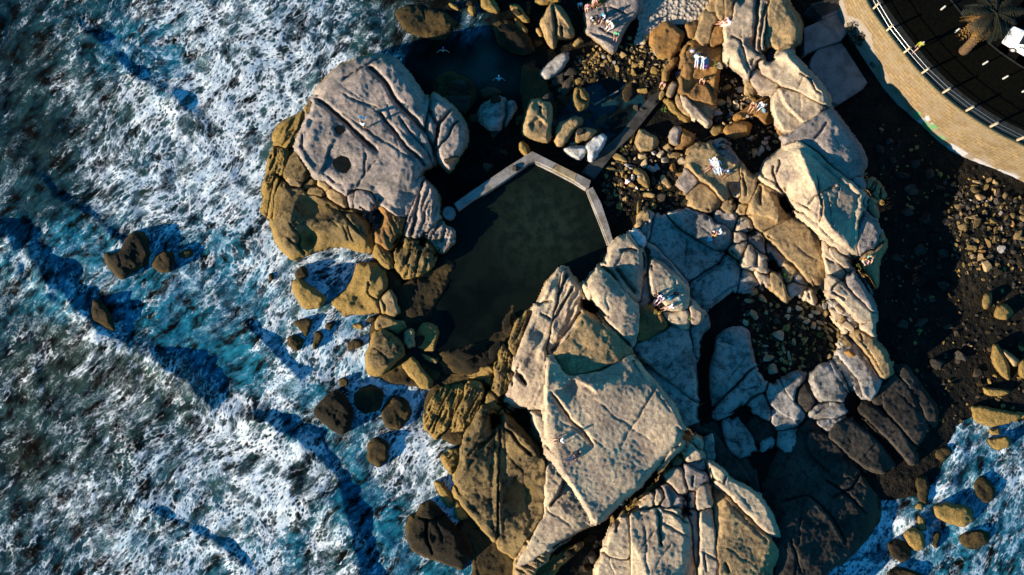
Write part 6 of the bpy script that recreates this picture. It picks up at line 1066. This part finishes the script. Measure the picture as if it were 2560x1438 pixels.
 ('Z', 'dark stones lining the cove and the pool edge', 'k', '1150,210,20,14,10 1180,300,24,18,0 1260,380,20,14,20 1220,420,22,14,0 1180,370,16,12,0 1290,420,14,10,0 1160,890,26,14,10,d 1120,870,20,16,0,d 1240,880,18,30,20,d 1270,800,10,24,20,d 1050,850,14,16,0,d 1390,310,18,24,20 1370,250,20,16,0 1500,300,24,12,-30 1450,330,16,10,0 1330,160,20,16,0 1400,200,24,14,-40 1100,20,20,12,0,d 1180,10,16,10,0,d 1290,30,14,10,20,d 1330,60,12,20,0,d 1210,100,24,16,10,d 1260,70,20,14,0,d 1320,30,18,20,0,d 1340,110,22,16,-20,d 1150,150,16,12,0,d 1290,140,18,12,20,d 1240,250,18,12,0,d 1300,300,20,16,0,k 1130,400,18,14,0,k 1200,350,16,12,0,d 1240,330,14,18,0,k 1160,430,16,12,0,d 1410,250,16,20,0,d 1430,180,18,14,0,k 1380,140,14,18,20,d 1470,290,14,10,0,d 1500,330,12,10,0,d 1520,250,12,9,0,k 1540,300,12,10,0,d 1590,270,10,12,0,k')]
items = []
for cr, grp, dm, txt in BL:
    x0, y0, k0 = CROP[cr]
    for t in txt.split():
        f = t.split(','); items.append([x0 + float(f[0]) / k0, y0 + float(f[1]) / k0, float(f[2]) / k0 * 1.04, float(f[3]) / k0 * 1.04, float(f[4]) if len(f) > 4 else 0., f[5] if len(f) > 5 else dm, grp])
order = sorted(range(len(items)), key=lambda i: -items[i][2] * items[i][3] * (.45 if items[i][5] in 'kd' else 1))
keep_ = set(order[:214]); SV, SF, SM = [], [], []; smats = list(MATS)
for i, (u, v, ru, rv, an_, m_, grp) in enumerate(items):
    if i in keep_: boulder(u, v, ru, rv, an_, m_, 101 + i, .62, grp)
    else:
        SF.append(ICOF + len(SV) * len(ICO)); SV.append(boulder(u, v, ru, rv, an_, m_, 101 + i, .62, grp, raw=True)); SM += [smats.index(m_)] * len(ICOF)
o = mesh_obj('small_stones', np.concatenate(SV), np.zeros((0, 4), int), None, None, True, np.concatenate(SF))
for m_ in smats: o.data.materials.append(MATS[m_])
o.data.polygons.foreach_set('material_index', np.array(SM, np.int32)); o.data.set_sharp_from_angle(angle=math.radians(24))
tag(o, 'many small stones lying among the larger boulders', None, None, 'stuff')
# shingle between the boulders: too many to count
def shingle(name, label, polys, n, rmin, rmax, mats, seed):
    rnd = np.random.RandomState(seed); V = []; F = []; off = 0; small = ICO[:12] ; 
    bm = bmesh.new(); bmesh.ops.create_icosphere(bm, subdivisions=2, radius=1); base = np.array([v.co[:] for v in bm.verts]); bm.verts.ensure_lookup_table(); bf = np.array([[v.index for v in f.verts] for f in bm.faces]); bm.free()
    P = [pts(q_) for q_ in polys]
    mid = []
    for i in range(n):
        q_ = P[rnd.randint(len(P))]; u = rnd.uniform(q_[:, 0].min(), q_[:, 0].max()); v = rnd.uniform(q_[:, 1].min(), q_[:, 1].max())
        if not inside(np.array([u]), np.array([v]), q_)[0]: continue
        z = float(ztop(u, v)); zg = float(zgrid(np.array(u), np.array(v)))
        if z > zg + .25: continue
        r = rnd.uniform(rmin, rmax) * rnd.uniform(.6, 1.3); s = rnd.uniform(.6, 1.5, 3) * r; s[2] *= .6
        p_ = base.copy()
        for _ in range(8):
            nn = rnd.normal(size=3); nn /= np.linalg.norm(nn); dd = np.maximum(p_ @ nn - .55, 0); p_ -= dd[:, None] * nn
        a = rnd.rand() * 6.28; p_ = p_ * s; x = p_[:, 0] * math.cos(a) - p_[:, 1] * math.sin(a); y = p_[:, 0] * math.sin(a) + p_[:, 1] * math.cos(a); c = at(u, v, z)
        V.append(np.stack([x + c.x, y + c.y, p_[:, 2] + z + s[2] * .4], -1)); F.append(bf + off); off += len(base); mid += [rnd.randint(len(mats))] * len(bf)
    o = mesh_obj(name, np.concatenate(V), np.zeros((0, 4), int), None, None, True, np.concatenate(F))
    for m_ in mats: o.data.materials.append(MATS[m_])
    o.data.polygons.foreach_set('material_index', np.array(mid, np.int32)); o.data.set_sharp_from_angle(angle=math.radians(22)); tag(o, label, None, None, 'stuff')
shingle('stone_shingle', 'small stones scattered between the boulders above the pool', ['Z 1440,140 1560,130 1720,60 1720,230 1640,230 1560,200 1440,210', 'Z 1500,340 1760,330 1730,560 1540,560 1500,460', 'Z 1780,180 1900,200 1950,330 1880,400 1780,330', 'Z 1360,200 1500,130 1480,330 1400,330'], 2200, .08, .24, ['t', 'k', 'd', 'd', 'k'], 3)
shingle('shaded_shingle', 'small shaded stones in the hollow of the shelf and on the beach', ['Z 1840,740 2060,740 2080,940 1880,940', 'Z 2200,250 2560,500 2560,1050 2250,1080 2200,700', 'Z 2360,430 2560,500 2560,700 2380,690'], 1500, .08, .26, ['k', 'k', 'o', 'd'], 5)
# ------------------------------------------------------------------ people and their things
CLOTH = {}
def cloth(c, name='cloth'):
    k = tuple(c)
    if k not in CLOTH: CLOTH[k] = flat_mat(name + '_fabric', c, .85, .12, 20)
    return CLOTH[k]
SKIN = [flat_mat('skin', c, .55, .08, 12) for c in ((.55, .30, .20), (.42, .22, .14), (.22, .11, .065))]
V3 = Vector
def pose(kind):
    """joints of a 1.7 m body, x to its left, y where it faces, z up; the origin is what it rests on"""
    J = {}
    def sym(n, x, y, z):
        J['L' + n] = V3((x, y, z)); J['R' + n] = V3((-x, y, z))
    if kind == 'stand':
        J.update(pel=V3((0, 0, .92)), chest=V3((0, .01, 1.22)), neck=V3((0, 0, 1.46)), head=V3((0, .03, 1.60)))
        sym('sh', .18, 0, 1.40); sym('el', .25, -.03, 1.12); sym('wr', .27, .10, .88); sym('hip', .09, 0, .90); sym('kn', .10, .03, .48); sym('an', .11, 0, .08); sym('to', .13, .17, .03)
    elif kind == 'hold':
        J.update(pel=V3((0, 0, .92)), chest=V3((0, .03, 1.22)), neck=V3((0, .05, 1.46)), head=V3((0, .10, 1.59)))
        sym('sh', .18, .04, 1.40); sym('el', .26, .26, 1.30); sym('wr', .30, .48, 1.42); sym('hip', .09, 0, .90); sym('kn', .10, .04, .48); sym('an', .12, 0, .08); sym('to', .14, .17, .03)
    elif kind == 'walk':
        J.update(pel=V3((0, 0, .90)), chest=V3((0, .04, 1.20)), neck=V3((0, .04, 1.44)), head=V3((0, .08, 1.58)))
        sym('sh', .18, .03, 1.38); sym('hip', .09, 0, .88); J['Lel'] = V3((.24, .12, 1.12)); J['Lwr'] = V3((.22, .32, .98)); J['Rel'] = V3((-.24, -.14, 1.12)); J['Rwr'] = V3((-.25, -.20, .88))
        J['Lkn'] = V3((.1, -.05, .46)); J['Lan'] = V3((.1, -.34, .14)); J['Lto'] = V3((.1, -.24, .03)); J['Rkn'] = V3((-.1, .22, .50)); J['Ran'] = V3((-.1, .30, .08)); J['Rto'] = V3((-.1, .48, .04))
    elif kind in ('sit', 'sitback', 'sitlegs'):
        bk = -.06 if kind == 'sit' else -.16
        J.update(pel=V3((0, 0, .13)), chest=V3((0, bk, .44)), neck=V3((0, bk + .02, .68)), head=V3((0, bk + .08, .81)))
        sym('sh', .18, bk, .62); sym('hip', .09, .02, .13)
        if kind == 'sit': sym('el', .27, .14, .44); sym('wr', .17, .36, .46)
        else: sym('el', .27, -.30, .36); sym('wr', .28, -.42, .06)
        if kind == 'sitlegs': sym('kn', .11, .48, .16); sym('an', .12, .90, .08); sym('to', .15, .95, .24)
        else: sym('kn', .16, .40, .46); sym('an', .14, .62, .08); sym('to', .15, .80, .03)
    elif kind == 'crouch':
        J.update(pel=V3((0, 0, .34)), chest=V3((0, .16, .62)), neck=V3((0, .26, .82)), head=V3((0, .34, .92)))
        sym('sh', .18, .24, .76); sym('el', .26, .34, .50); sym('wr', .20, .52, .30); sym('hip', .09, .02, .34); sym('kn', .17, .38, .42); sym('an', .13, .12, .08); sym('to', .14, .30, .03)
    elif kind == 'lie':
        J.update(pel=V3((0, 0, .12)), chest=V3((0, -.34, .14)), neck=V3((0, -.58, .14)), head=V3((0, -.73, .15)))
        sym('sh', .18, -.52, .13); sym('el', .30, -.28, .08); sym('wr', .30, -.02, .07); sym('hip', .09, .03, .12); sym('kn', .11, .45, .15); sym('an', .12, .86, .07); sym('to', .16, .92, .20)
    elif kind == 'swim':
        J.update(pel=V3((0, -.55, -.22)), chest=V3((0, -.22, -.10)), neck=V3((0, -.02, -.02)), head=V3((0, .10, .06)))
        sym('sh', .18, -.06, -.02); sym('el', .40, -.12, .02); sym('wr', .56, -.26, .01); sym('hip', .09, -.58, -.24); sym('kn', .16, -.95, -.34); sym('an', .14, -1.30, -.40); sym('to', .16, -1.48, -.42)
    return J
def skinned(name, verts, edges, mat, root=0, sub=1, parent=None):
    me = bpy.data.meshes.new(name); me.from_pydata([v[0] for v in verts], edges, []); o = bpy.data.objects.new(name, me); C.objects.link(o)
    md = o.modifiers.new('skin', 'SKIN'); md.use_smooth_shade = True
    if sub: o.modifiers.new('sub', 'SUBSURF').levels = sub
    if not me.skin_vertices: 
        bpy.context.view_layer.objects.active = o
    sv = me.skin_vertices[0].data
    for i, v in enumerate(verts): sv[i].radius = (v[1], v[2] if len(v) > 2 else v[1])
    sv[root].use_root = True
    dg = bpy.context.evaluated_depsgraph_get(); nm = bpy.data.meshes.new_from_object(o.evaluated_get(dg)); nm.name = name
    o.modifiers.clear(); o.data = nm; bpy.data.meshes.remove(me)
    nm.materials.clear(); nm.materials.append(mat); nm.polygons.foreach_set('use_smooth', np.ones(len(nm.polygons), bool))
    if parent: o.parent = parent
    return o
def ell(bm, c, r, seg=12, fwd=None):
    x = bmesh.ops.create_uvsphere(bm, u_segments=seg, v_segments=max(6, seg - 4), radius=1)
    M = Matrix.Translation(c) @ (fwd or Matrix.Identity(4)) @ Matrix.Diagonal((*r, 1))
    bmesh.ops.transform(bm, matrix=M, verts=x['verts']); return x['verts']
def person(u, v, heading, kind, label, top=None, bottom=None, hair=(.02, .012, .008), skin=0, hat=None, sleeves=False, long_legs=False, dz=0.0, group=None, hlen=.0, up=None, z=None):
    J = pose(kind); z0 = float(ztop(u, v)) if z is None else z
    az = math.atan2(-heading[1], heading[0]) - math.pi / 2
    root = empty('person', label, 'person', group, at(u, v, z0 + dz), az)
    if kind == 'lie':                                   # lie along the slope of the rock
        d = V3((heading[0], heading[1], 0)).normalized(); a = at(u + d.x * 16, v + d.y * 16, float(ztop(u + d.x * 16, v + d.y * 16))); b = at(u - d.x * 16, v - d.y * 16, float(ztop(u - d.x * 16, v - d.y * 16)))
        sl_ = math.atan2(a.z - b.z, math.hypot(a.x - b.x, a.y - b.y)); root.rotation_euler = (max(-.5, min(.5, sl_)), 0, az)
    P = []; E = []
    def add(p, r, frm=None, r2=None):
        P.append((p, r, r2 if r2 else r)); i = len(P) - 1
        if frm is not None: E.append((frm, i))
        return i
    pel = add(J['pel'], .135, None, .11); mid = add(J['pel'].lerp(J['chest'], .5), .125, pel, .095); che = add(J['chest'], .15, mid, .11); upc = add(J['chest'].lerp(J['neck'], .6), .11, che, .085); nk = add(J['neck'], .055, upc); add(J['neck'].lerp(J['head'], .6), .055, nk)
    hands = []
    for s in 'LR':
        sh = add(J[s + 'sh'], .062, upc); el = add(J[s + 'el'], .042, sh); wr = add(J[s + 'wr'], .029, el)
        d = (J[s + 'wr'] - J[s + 'el']).normalized(); sd = d.cross(V3((0, 0, 1)) if abs(d.z) < .9 else V3((0, 1, 0))).normalized() * (1 if s == 'L' else -1); nrm_ = d.cross(sd)
        pm = add(J[s + 'wr'] + d * .06, .034, wr, .018); hands.append((J[s + 'wr'] + d * .075, d, sd, nrm_))
        hp = add(J[s + 'hip'], .095, pel); kn = add(J[s + 'kn'], .058, hp); ca_ = add(J[s + 'kn'].lerp(J[s + 'an'], .35), .056, kn); an_ = add(J[s + 'an'], .036, ca_); add(J[s + 'to'], .032, an_)
    body = skinned('body', P, E, SKIN[skin], 0, 1, root)
    bm = bmesh.new(); bm.from_mesh(body.data)
    hd = J['head']; nv = (hd - J['neck']).normalized()
    face = V3((0, 1, 0)) if kind != 'lie' else V3((0, 0, 1)); rt = nv.cross(face).normalized(); face = rt.cross(nv)
    F = Matrix((rt, face, nv)).transposed().to_4x4()
    ell(bm, hd, (.075, .095, .115), 14, F); ell(bm, hd + face * .095 - nv * .015, (.014, .022, .022), 6, F)     # skull, nose
    for sg in (-1, 1):
        ell(bm, hd + rt * sg * .076 - nv * .01, (.012, .02, .03), 6, F)                                            # ears
    ell(bm, hd + face * .075 - nv * .06, (.025, .018, .010), 6, F)                                                 # mouth
    for c, d, sd, nn in hands:                                                                                     # four fingers and a thumb each
        for k, L in enumerate((.068, .078, .073, .056)):
            a = c + sd * (.027 - .018 * k); b = a + d * L * .5 - nn * .006; e = a + d * L * .95 - nn * .026; tube(bm, [a - d * .03, b, e], [.0095, .0085, .007], 5)
        a = c - d * .045 + sd * .03; tube(bm, [a, a + d * .03 + sd * .025, a + d * .058 + sd * .030], [.012, .010, .008], 5)
    bm.to_mesh(body.data); bm.free(); body.data.polygons.foreach_set('use_smooth', np.ones(len(body.data.polygons), bool))
    bm = bmesh.new()
    for sg in (-1, 1): ell(bm, hd + rt * sg * .03 + face * .084 + nv * .012, (.013, .010, .008), 6, F)
    bm_obj('eyes', bm, flat_mat('eye', (.03, .02, .015), .3), root, True)
    bm = bmesh.new(); vs = ell(bm, hd - face * .016 + nv * .022, (.086, .098, .112), 14, F)
    bmesh.ops.delete(bm, geom=[q_ for q_ in vs if (q_.co - hd).dot(face) > .035 and (q_.co - hd).dot(nv) < .055], context='VERTS')
    if hlen: tube(bm, [hd - face * .07 + nv * .03, hd - face * .10 - nv * .10, hd - face * .10 - nv * (.1 + hlen)], [.06, .065, .03], 8)
    bm_obj('hair', bm, cloth(hair, 'hair'), root, True)
    if hat:
        bm = bmesh.new(); vs = ell(bm, hd + nv * .035, (.098, .112, .105), 14, F); bmesh.ops.delete(bm, geom=[q_ for q_ in vs if (q_.co - hd).dot(nv) < .02], context='VERTS')
        ell(bm, hd + nv * .03 + face * .11, (.07, .07, .012), 10, F); bm_obj('cap', bm, cloth(hat), root, True)
    if top:
        P, E = [], []; a = add(J['pel'].lerp(J['chest'], .12), .155, None, .13); b = add(J['pel'].lerp(J['chest'], .5), .148, a, .118); c = add(J['chest'], .168, b, .128); d = add(J['chest'].lerp(J['neck'], .6), .126, c, .10); add(J['chest'].lerp(J['neck'], .85), .07, d)
        for s in 'LR':
            e_ = add(J[s + 'sh'], .078, d); f_ = add(J[s + 'sh'].lerp(J[s + 'el'], .62), .064, e_)
            if sleeves: g_ = add(J[s + 'el'], .056, f_); add(J[s + 'el'].lerp(J[s + 'wr'], .85), .045, g_)
        skinned('shirt', P, E, cloth(top), 0, 1, root)
    if bottom:
        P, E = [], []; a = add(J['pel'], .152, None, .128); add(J['pel'].lerp(J['chest'], .28), .145, a, .115)
        for s in 'LR':
            e_ = add(J[s + 'hip'], .108, a); f_ = add(J[s + 'hip'].lerp(J[s + 'kn'], .6), .086, e_)
            if long_legs: g_ = add(J[s + 'kn'], .072, f_); add(J[s + 'kn'].lerp(J[s + 'an'], .9), .055, g_)
        skinned('trousers' if long_legs else 'shorts', P, E, cloth(bottom), 0, 1, root)
    return root
def towel(quad, mat, label, lift=.05, name='towel', cat='towel', folds=.03, n=14):
    q = pts(quad); a, b = np.meshgrid(np.linspace(0, 1, n), np.linspace(0, 1, n))
    u = (q[0, 0] * (1 - a) + q[1, 0] * a) * (1 - b) + (q[3, 0] * (1 - a) + q[2, 0] * a) * b; v = (q[0, 1] * (1 - a) + q[1, 1] * a) * (1 - b) + (q[3, 1] * (1 - a) + q[2, 1] * a) * b
    u = u + .5 * noise2(a * 4, b * 4, 3); v = v + .5 * noise2(a * 4, b * 4, 9)
    z = ztop(u, v) + lift + folds * 1.6 * fbm(a * 5, b * 5, int(q[0, 0]), 3)
    P = unproj(u, v, z); top = P.reshape(-1, 3); bot = top - [0, 0, .012]; Q = grid_quads(np.ones(a.shape, bool))
    return tag(mesh_obj(name, np.vstack([top, bot]), np.vstack([Q, Q[:, ::-1] + n * n]), mat), label, cat)
def bag(u, v, c, r, label, name='bag', cat='bag', h=.7):
    bm = bmesh.new(); box(bm, (0, 0, r * h * .5), r * 1.5, r, r * h, 0, r * .2); 
    for q_ in bm.verts: q_.co *= 1 + .12 * math.sin(q_.co.x * 40 + q_.co.y * 31)
    root = tag(bm_obj(name, bm, cloth(c), None, True), label, cat); root.location = at(u, v, float(ztop(u, v)) - .02); root.rotation_euler = (0, 0, u)
    bm = bmesh.new(); tube(bm, [(-r * .4, 0, r * h), (-r * .25, 0, r * h * 1.45), (r * .25, 0, r * h * 1.45), (r * .4, 0, r * h)], r * .07, 6); bm_obj('handle', bm, cloth(c), root)
    return root
WHITE, BLACK, JEANS, PINK = (.78, .78, .78), (.015, .015, .02), (.10, .20, .34), (.65, .25, .30)
# on the left outcrop
person(914, 322, (0, -1), 'hold', 'person in a white top shaking out a pale blue towel on the left outcrop', WHITE, BLACK, (.05, .02, .01), 0)
q = pts('Z 899,298 926,294 928,307 905,311'); zb = float(ztop(914, 322)); g = np.linspace(0, 1, 12); aa, bb = np.meshgrid(g, g)
base = unproj(*(q[0] * (1 - .5) + q[0] * .5), zb)
p0 = np.array(at(908, 310, zb)); rightv = np.array([1.25, .25, 0]); 
cl = p0 + (aa[..., None] - .4) * rightv + np.stack([.10 * np.sin(aa * 9 + bb * 2) + .1 * bb, .42 * (1 - bb) * 1.4 + .12 * np.sin(aa * 7), .45 + 1.0 * bb + .05 * np.sin(aa * 8)], -1)
Q = grid_quads(np.ones(aa.shape, bool)); cl = cl.reshape(-1, 3)
o = mesh_obj('beach_towel', np.vstack([cl, cl + [0, .012, 0]]), np.vstack([Q, Q[:, ::-1] + 144]), cloth((.45, .68, .78))); tag(o, 'pale blue towel held up by the person on the left outcrop', 'towel')
# picnic slab at the top
G_ = 'people on the picnic slab'
person(1447, 14, (.3, 1), 'crouch', 'person in a loose white green shirt crouching left of the picnic slab', (.55, .68, .60), (.55, .68, .60), WHITE, 0, (.75, .8, .78), group=G_)
person(1466, 30, (.1, 1), 'stand', 'person in pink swimwear standing on the left corner of the picnic slab', PINK, (.6, .7, .6), (.04, .02, .01), 0, group=G_, hlen=.2)
person(1485, 10, (.2, 1), 'sit', 'person in pink at the top edge of the photo behind the picnic slab', (.75, .45, .40), PINK, (.45, .3, .15), 0, group=G_)
person(1489, 50, (-.8, .5), 'sit', 'person in black clothes sitting on the picnic slab', BLACK, BLACK, (.02, .015, .01), 1, sleeves=True, long_legs=True, group=G_)
person(1506, 45, (-.5, .9), 'sit', 'person in white shirt with teal hat sitting on the picnic slab', (.75, .72, .78), BLACK, BLACK, 0, (.05, .35, .42), sleeves=True, group=G_)
person(1520, 60, (-.1, 1), 'sit', 'person in striped top and orange shorts sitting on the picnic slab', (.60, .60, .55), (.65, .27, .03), BLACK, 1, group=G_)
person(1529, 69, (-.9, .55), 'sit', 'person in white shirt and pale jeans sitting on the picnic slab', WHITE, (.50, .60, .68), (.50, .35, .28), 0, sleeves=True, long_legs=True, group=G_)
person(1540, 90, (-.25, 1), 'sit', 'person in green top sitting at the lower right edge of the picnic slab', (.05, .38, .22), (.25, .09, .05), (.03, .02, .01), 1, group=G_)
bag(1482, 49, (.75, .75, .8), .35, 'white and black bag left of the black clad person on picnic slab'); bag(1475, 21, (.05, .045, .04), .4, 'dark round bag beside the person in pink swimwear'); bag(1537, 63, (.50, .22, .02), .3, 'orange bag behind the person in pale jeans'); bag(1489, 60, (.35, .25, .12), .25, 'small brown bag in front of the black clad person')
# rusty ledge
MBT = cloth((.05, .22, .45)); towel('Z 1739,135 1772,146 1771,163 1736,157', MBT, 'deep blue towel on the rusty ledge behind two sitting people', .06)
person(1742, 150, (-.15, 1), 'sitlegs', 'person in cream top with white leggings, left of the pair on the blue towel', (.62, .60, .45), (.68, .62, .68), BLACK, 1, long_legs=True)
person(1756, 154, (-.1, 1), 'sitlegs', 'person in white clothes, right of the pair on the blue towel', WHITE, (.70, .76, .82), BLACK, 0, sleeves=True, long_legs=True)
bag(1741, 141, (.35, .55, .7), .38, 'light blue bag at the upper left of the blue towel'); bag(1763, 168, (.38, .15, .5), .36, 'purple and white bag right of the pair on the blue towel'); bag(1731, 129, (.32, .30, .36), .34, 'grey rucksack lying above the blue towel', 'rucksack', 'rucksack')
person(1752, 200, (0, 1), 'crouch', 'small person with bare shoulders down on the dark ledge step', None, (.05, .04, .04), (.03, .02, .01), 0)
# pale ridge top
towel('Z 1796,58 1824,52 1828,62 1800,68', cloth((.62, .56, .52)), 'pale pink towel at the top of the pale ridge', .05)
person(1806, 59, (-1, .02), 'sitlegs', 'person in pink swimwear, legs out, left of the pair at the ridge top', (.60, .40, .48), (.35, .12, .12), (.05, .04, .08), 0, hlen=.15)
person(1816, 57, (-.9, .35), 'sit', 'person with pinkish skin, right of the pair at the ridge top', (.55, .30, .33), (.28, .08, .08), (.10, .06, .14), 0)
bag(1826, 57, (.68, .62, .70), .3, 'white bundle at the right end of the pale pink towel', 'bundle', 'bundle')
person(1925, 136, (-.3, 1), 'sit', 'person in light blue shirt sitting in the cleft of the pale ridge', (.42, .60, .72), (.45, .07, .04), BLACK, 1, sleeves=True)
person(1934, 132, (-.2, 1), 'sit', 'person in dark teal sitting right of the light blue shirt', (.02, .10, .11), (.02, .03, .03), BLACK, 2, sleeves=True)
bag(1921, 152, (.02, .035, .05), .75, 'large dark blue bag in the cleft of the pale ridge', 'large_bag', 'bag'); bag(1931, 146, (.65, .65, .72), .2, 'small white packet on the dark blue bag', 'packet', 'packet')
# below the pale ridge
person(1881, 264, (-.5, 1), 'sit', 'person with bare arms and dark teal cap, left of the couple', None, (.12, .03, .03), (.02, .05, .05), 0, (.02, .09, .08))
person(1901, 265, (-.7, .7), 'sit', 'person in pale jeans and open white shirt, right of the couple', (.55, .62, .70), (.35, .48, .60), (.04, .025, .02), 0, None, True, True)
bag(1914, 264, (.75, .75, .78), .26, 'white cap shaped bag right of the couple by the pale ridge'); bag(1909, 277, (.12, .22, .32), .36, 'blue denim bag at the feet of the couple')
# sunbathing slab
ML = cloth((.66, .70, .74)); towel('Z 1769,401 1788,392 1799,402 1782,412', cloth((.80, .80, .82)), 'crumpled bright white towel on the sunbathing slab', .09, folds=.09); towel('Z 1775,412 1793,407 1809,428 1789,437', ML, 'striped pale towel below the white towel on the sunbathing slab', .06, folds=.05)
person(1779, 417, (-1, .62), 'lie', 'person sunbathing with bare legs stretched left off the striped towel', (.70, .68, .66), (.10, .03, .04), (.06, .03, .02), 0)
person(1796, 417, (.25, 1), 'lie', 'person in white shirt lying on the striped towel', (.72, .74, .76), (.45, .52, .62), (.25, .17, .08), 0, None, True, True)
person(1815, 432, (-.6, .7), 'sit', 'person with blue cap and white shorts sitting right of the striped towel', (.03, .06, .12), (.75, .68, .62), BLACK, 2, (.28, .38, .75))
bag(1803, 425, (.28, .38, .62), .3, 'blue patterned bag at the corner of the striped towel')
# grey shelf
person(1778, 582, (.9, .5), 'sit', 'person in dark clothes and white cap, left of the pair with yellow bag', (.05, .045, .05), (.10, .07, .07), BLACK, 1, (.6, .6, .66))
person(1797, 580, (-.9, .3), 'sit', 'person in pale blue and pink, right of the pair with yellow bag', (.45, .62, .72), (.55, .28, .32), (.3, .2, .1), 0, None, True)
bag(1789, 588, (.75, .42, .02), .32, 'bright yellow bag between two people on the grey shelf'); towel('Z 1770,592 1779,590 1782,602 1767,604', cloth((.28, .55, .65)), 'light blue towel left of the yellow bag', .08, folds=.1)
# picnic group on the teardrop rock
G_ = 'picnic group on the teardrop rock'
person(1642, 738, (.7, .7), 'sit', 'person in black top at the upper left of the teardrop rock group', BLACK, (.3, .16, .12), BLACK, 0, sleeves=True, group=G_)
person(1652, 744, (-.6, .8), 'sit', 'person in lilac grey shirt in the middle of the teardrop rock group', (.55, .46, .55), (.4, .33, .42), (.03, .03, .03), 0, None, True, True, group=G_)
person(1634, 757, (.8, .2), 'sit', 'person in white shirt at the left end of the teardrop rock group', (.78, .72, .85), (.12, .1, .2), BLACK, 0, None, True, group=G_)
person(1654, 760, (-.5, .9), 'sit', 'person in tan dress with bare legs in the teardrop rock group', (.58, .36, .16), (.60, .42, .22), (.02, .02, .02), 0, group=G_)
person(1675, 768, (-.9, .3), 'sitlegs', 'person in white top with brown hair, right of the teardrop rock group', (.75, .70, .74), (.6, .5, .5), (.12, .05, .03), 0, group=G_)
towel('Z 1635,774 1650,776 1652,785 1634,786', cloth((.75, .55, .12)), 'yellow towel below the teardrop rock group', .08, folds=.1)
bag(1675, 745, (.02, .13, .22), .45, 'dark blue cooler bag right of the teardrop rock group', 'cooler_bag'); bag(1690, 734, (.05, .01, .01), .32, 'dark red bag lying in the shade of the teardrop rock'); towel('Z 1692,744 1699,744 1702,752 1697,752', cloth((.70, .72, .72)), 'white cloth on the shaded end of the teardrop rock', .05); bag(1656, 775, (.01, .10, .16), .34, 'teal box in front of the tan dress person', 'cool_box', 'box')
# great white slab
person(1402, 1100, (-1, .12), 'sitback', 'person in white top with tanned legs sitting on the great pale slab', WHITE, BLACK, (.02, .015, .01), 1, WHITE)
towel('Z 1417,1148 1441,1127 1453,1128 1428,1152', cloth((.03, .12, .15)), 'dark teal mat on the great pale slab', .06, 'mat', 'mat', .02)
person(1434, 1141, (-.8, .55), 'lie', 'person in dark navy clothes lying on the dark teal mat', (.02, .015, .02), (.06, .07, .14), (.4, .28, .2), 0, None, True, True, dz=.05)
# right ridge
person(2169, 644, (.1, 1), 'sit', 'person in green top and blue shorts sitting on the right ridge', (.12, .38, .24), (.02, .14, .25), (.10, .04, .02), 0)
person(2157, 652, (.3, 1), 'sit', 'person in ochre top and pale blue trousers sitting on the right ridge', (.42, .21, .02), (.36, .52, .68), (.08, .03, .01), 0)
bag(2163, 657, (.10, .14, .28), .3, 'dark blue white bag between two people on the right ridge')
# rubble, water and promenade
person(1564, 462, (.4, -.8), 'crouch', 'person in red and white climbing in the stone rubble by the pool', (.75, .72, .85), (.45, .08, .05), (.03, .02, .02), 0)
person(1657, 210, (-.4, 1), 'crouch', 'person in pink top crouching beside the grey square block', (.60, .30, .28), (.35, .33, .38), (.06, .03, .02), 0)
bag(1697, 186, (.05, .055, .10), .55, 'navy rucksack on a stone beside the rusty ledge', 'rucksack', 'rucksack')
person(1247, 194, (0, -1), 'swim', 'swimmer in white cap with arms spread in the shaded teal cove', (.30, .55, .62), None, WHITE, 0, (.8, .82, .85), z=.02)
person(1108, 124, (0, -1), 'swim', 'swimmer in purple cap far out in the dark cove', None, (.1, .2, .3), (.4, .1, .35), 0, (.45, .12, .40), z=.02)
person(2285, 124, (-.6, .8), 'walk', 'person in olive green top walking past the railing on the promenade', (.20, .22, .02), (.05, .07, .02), (.25, .25, .28), 1, None, True, z=ZW)
bag(2287, 124, (.6, .55, .7), .3, 'white bag by the railing next to the walking person')
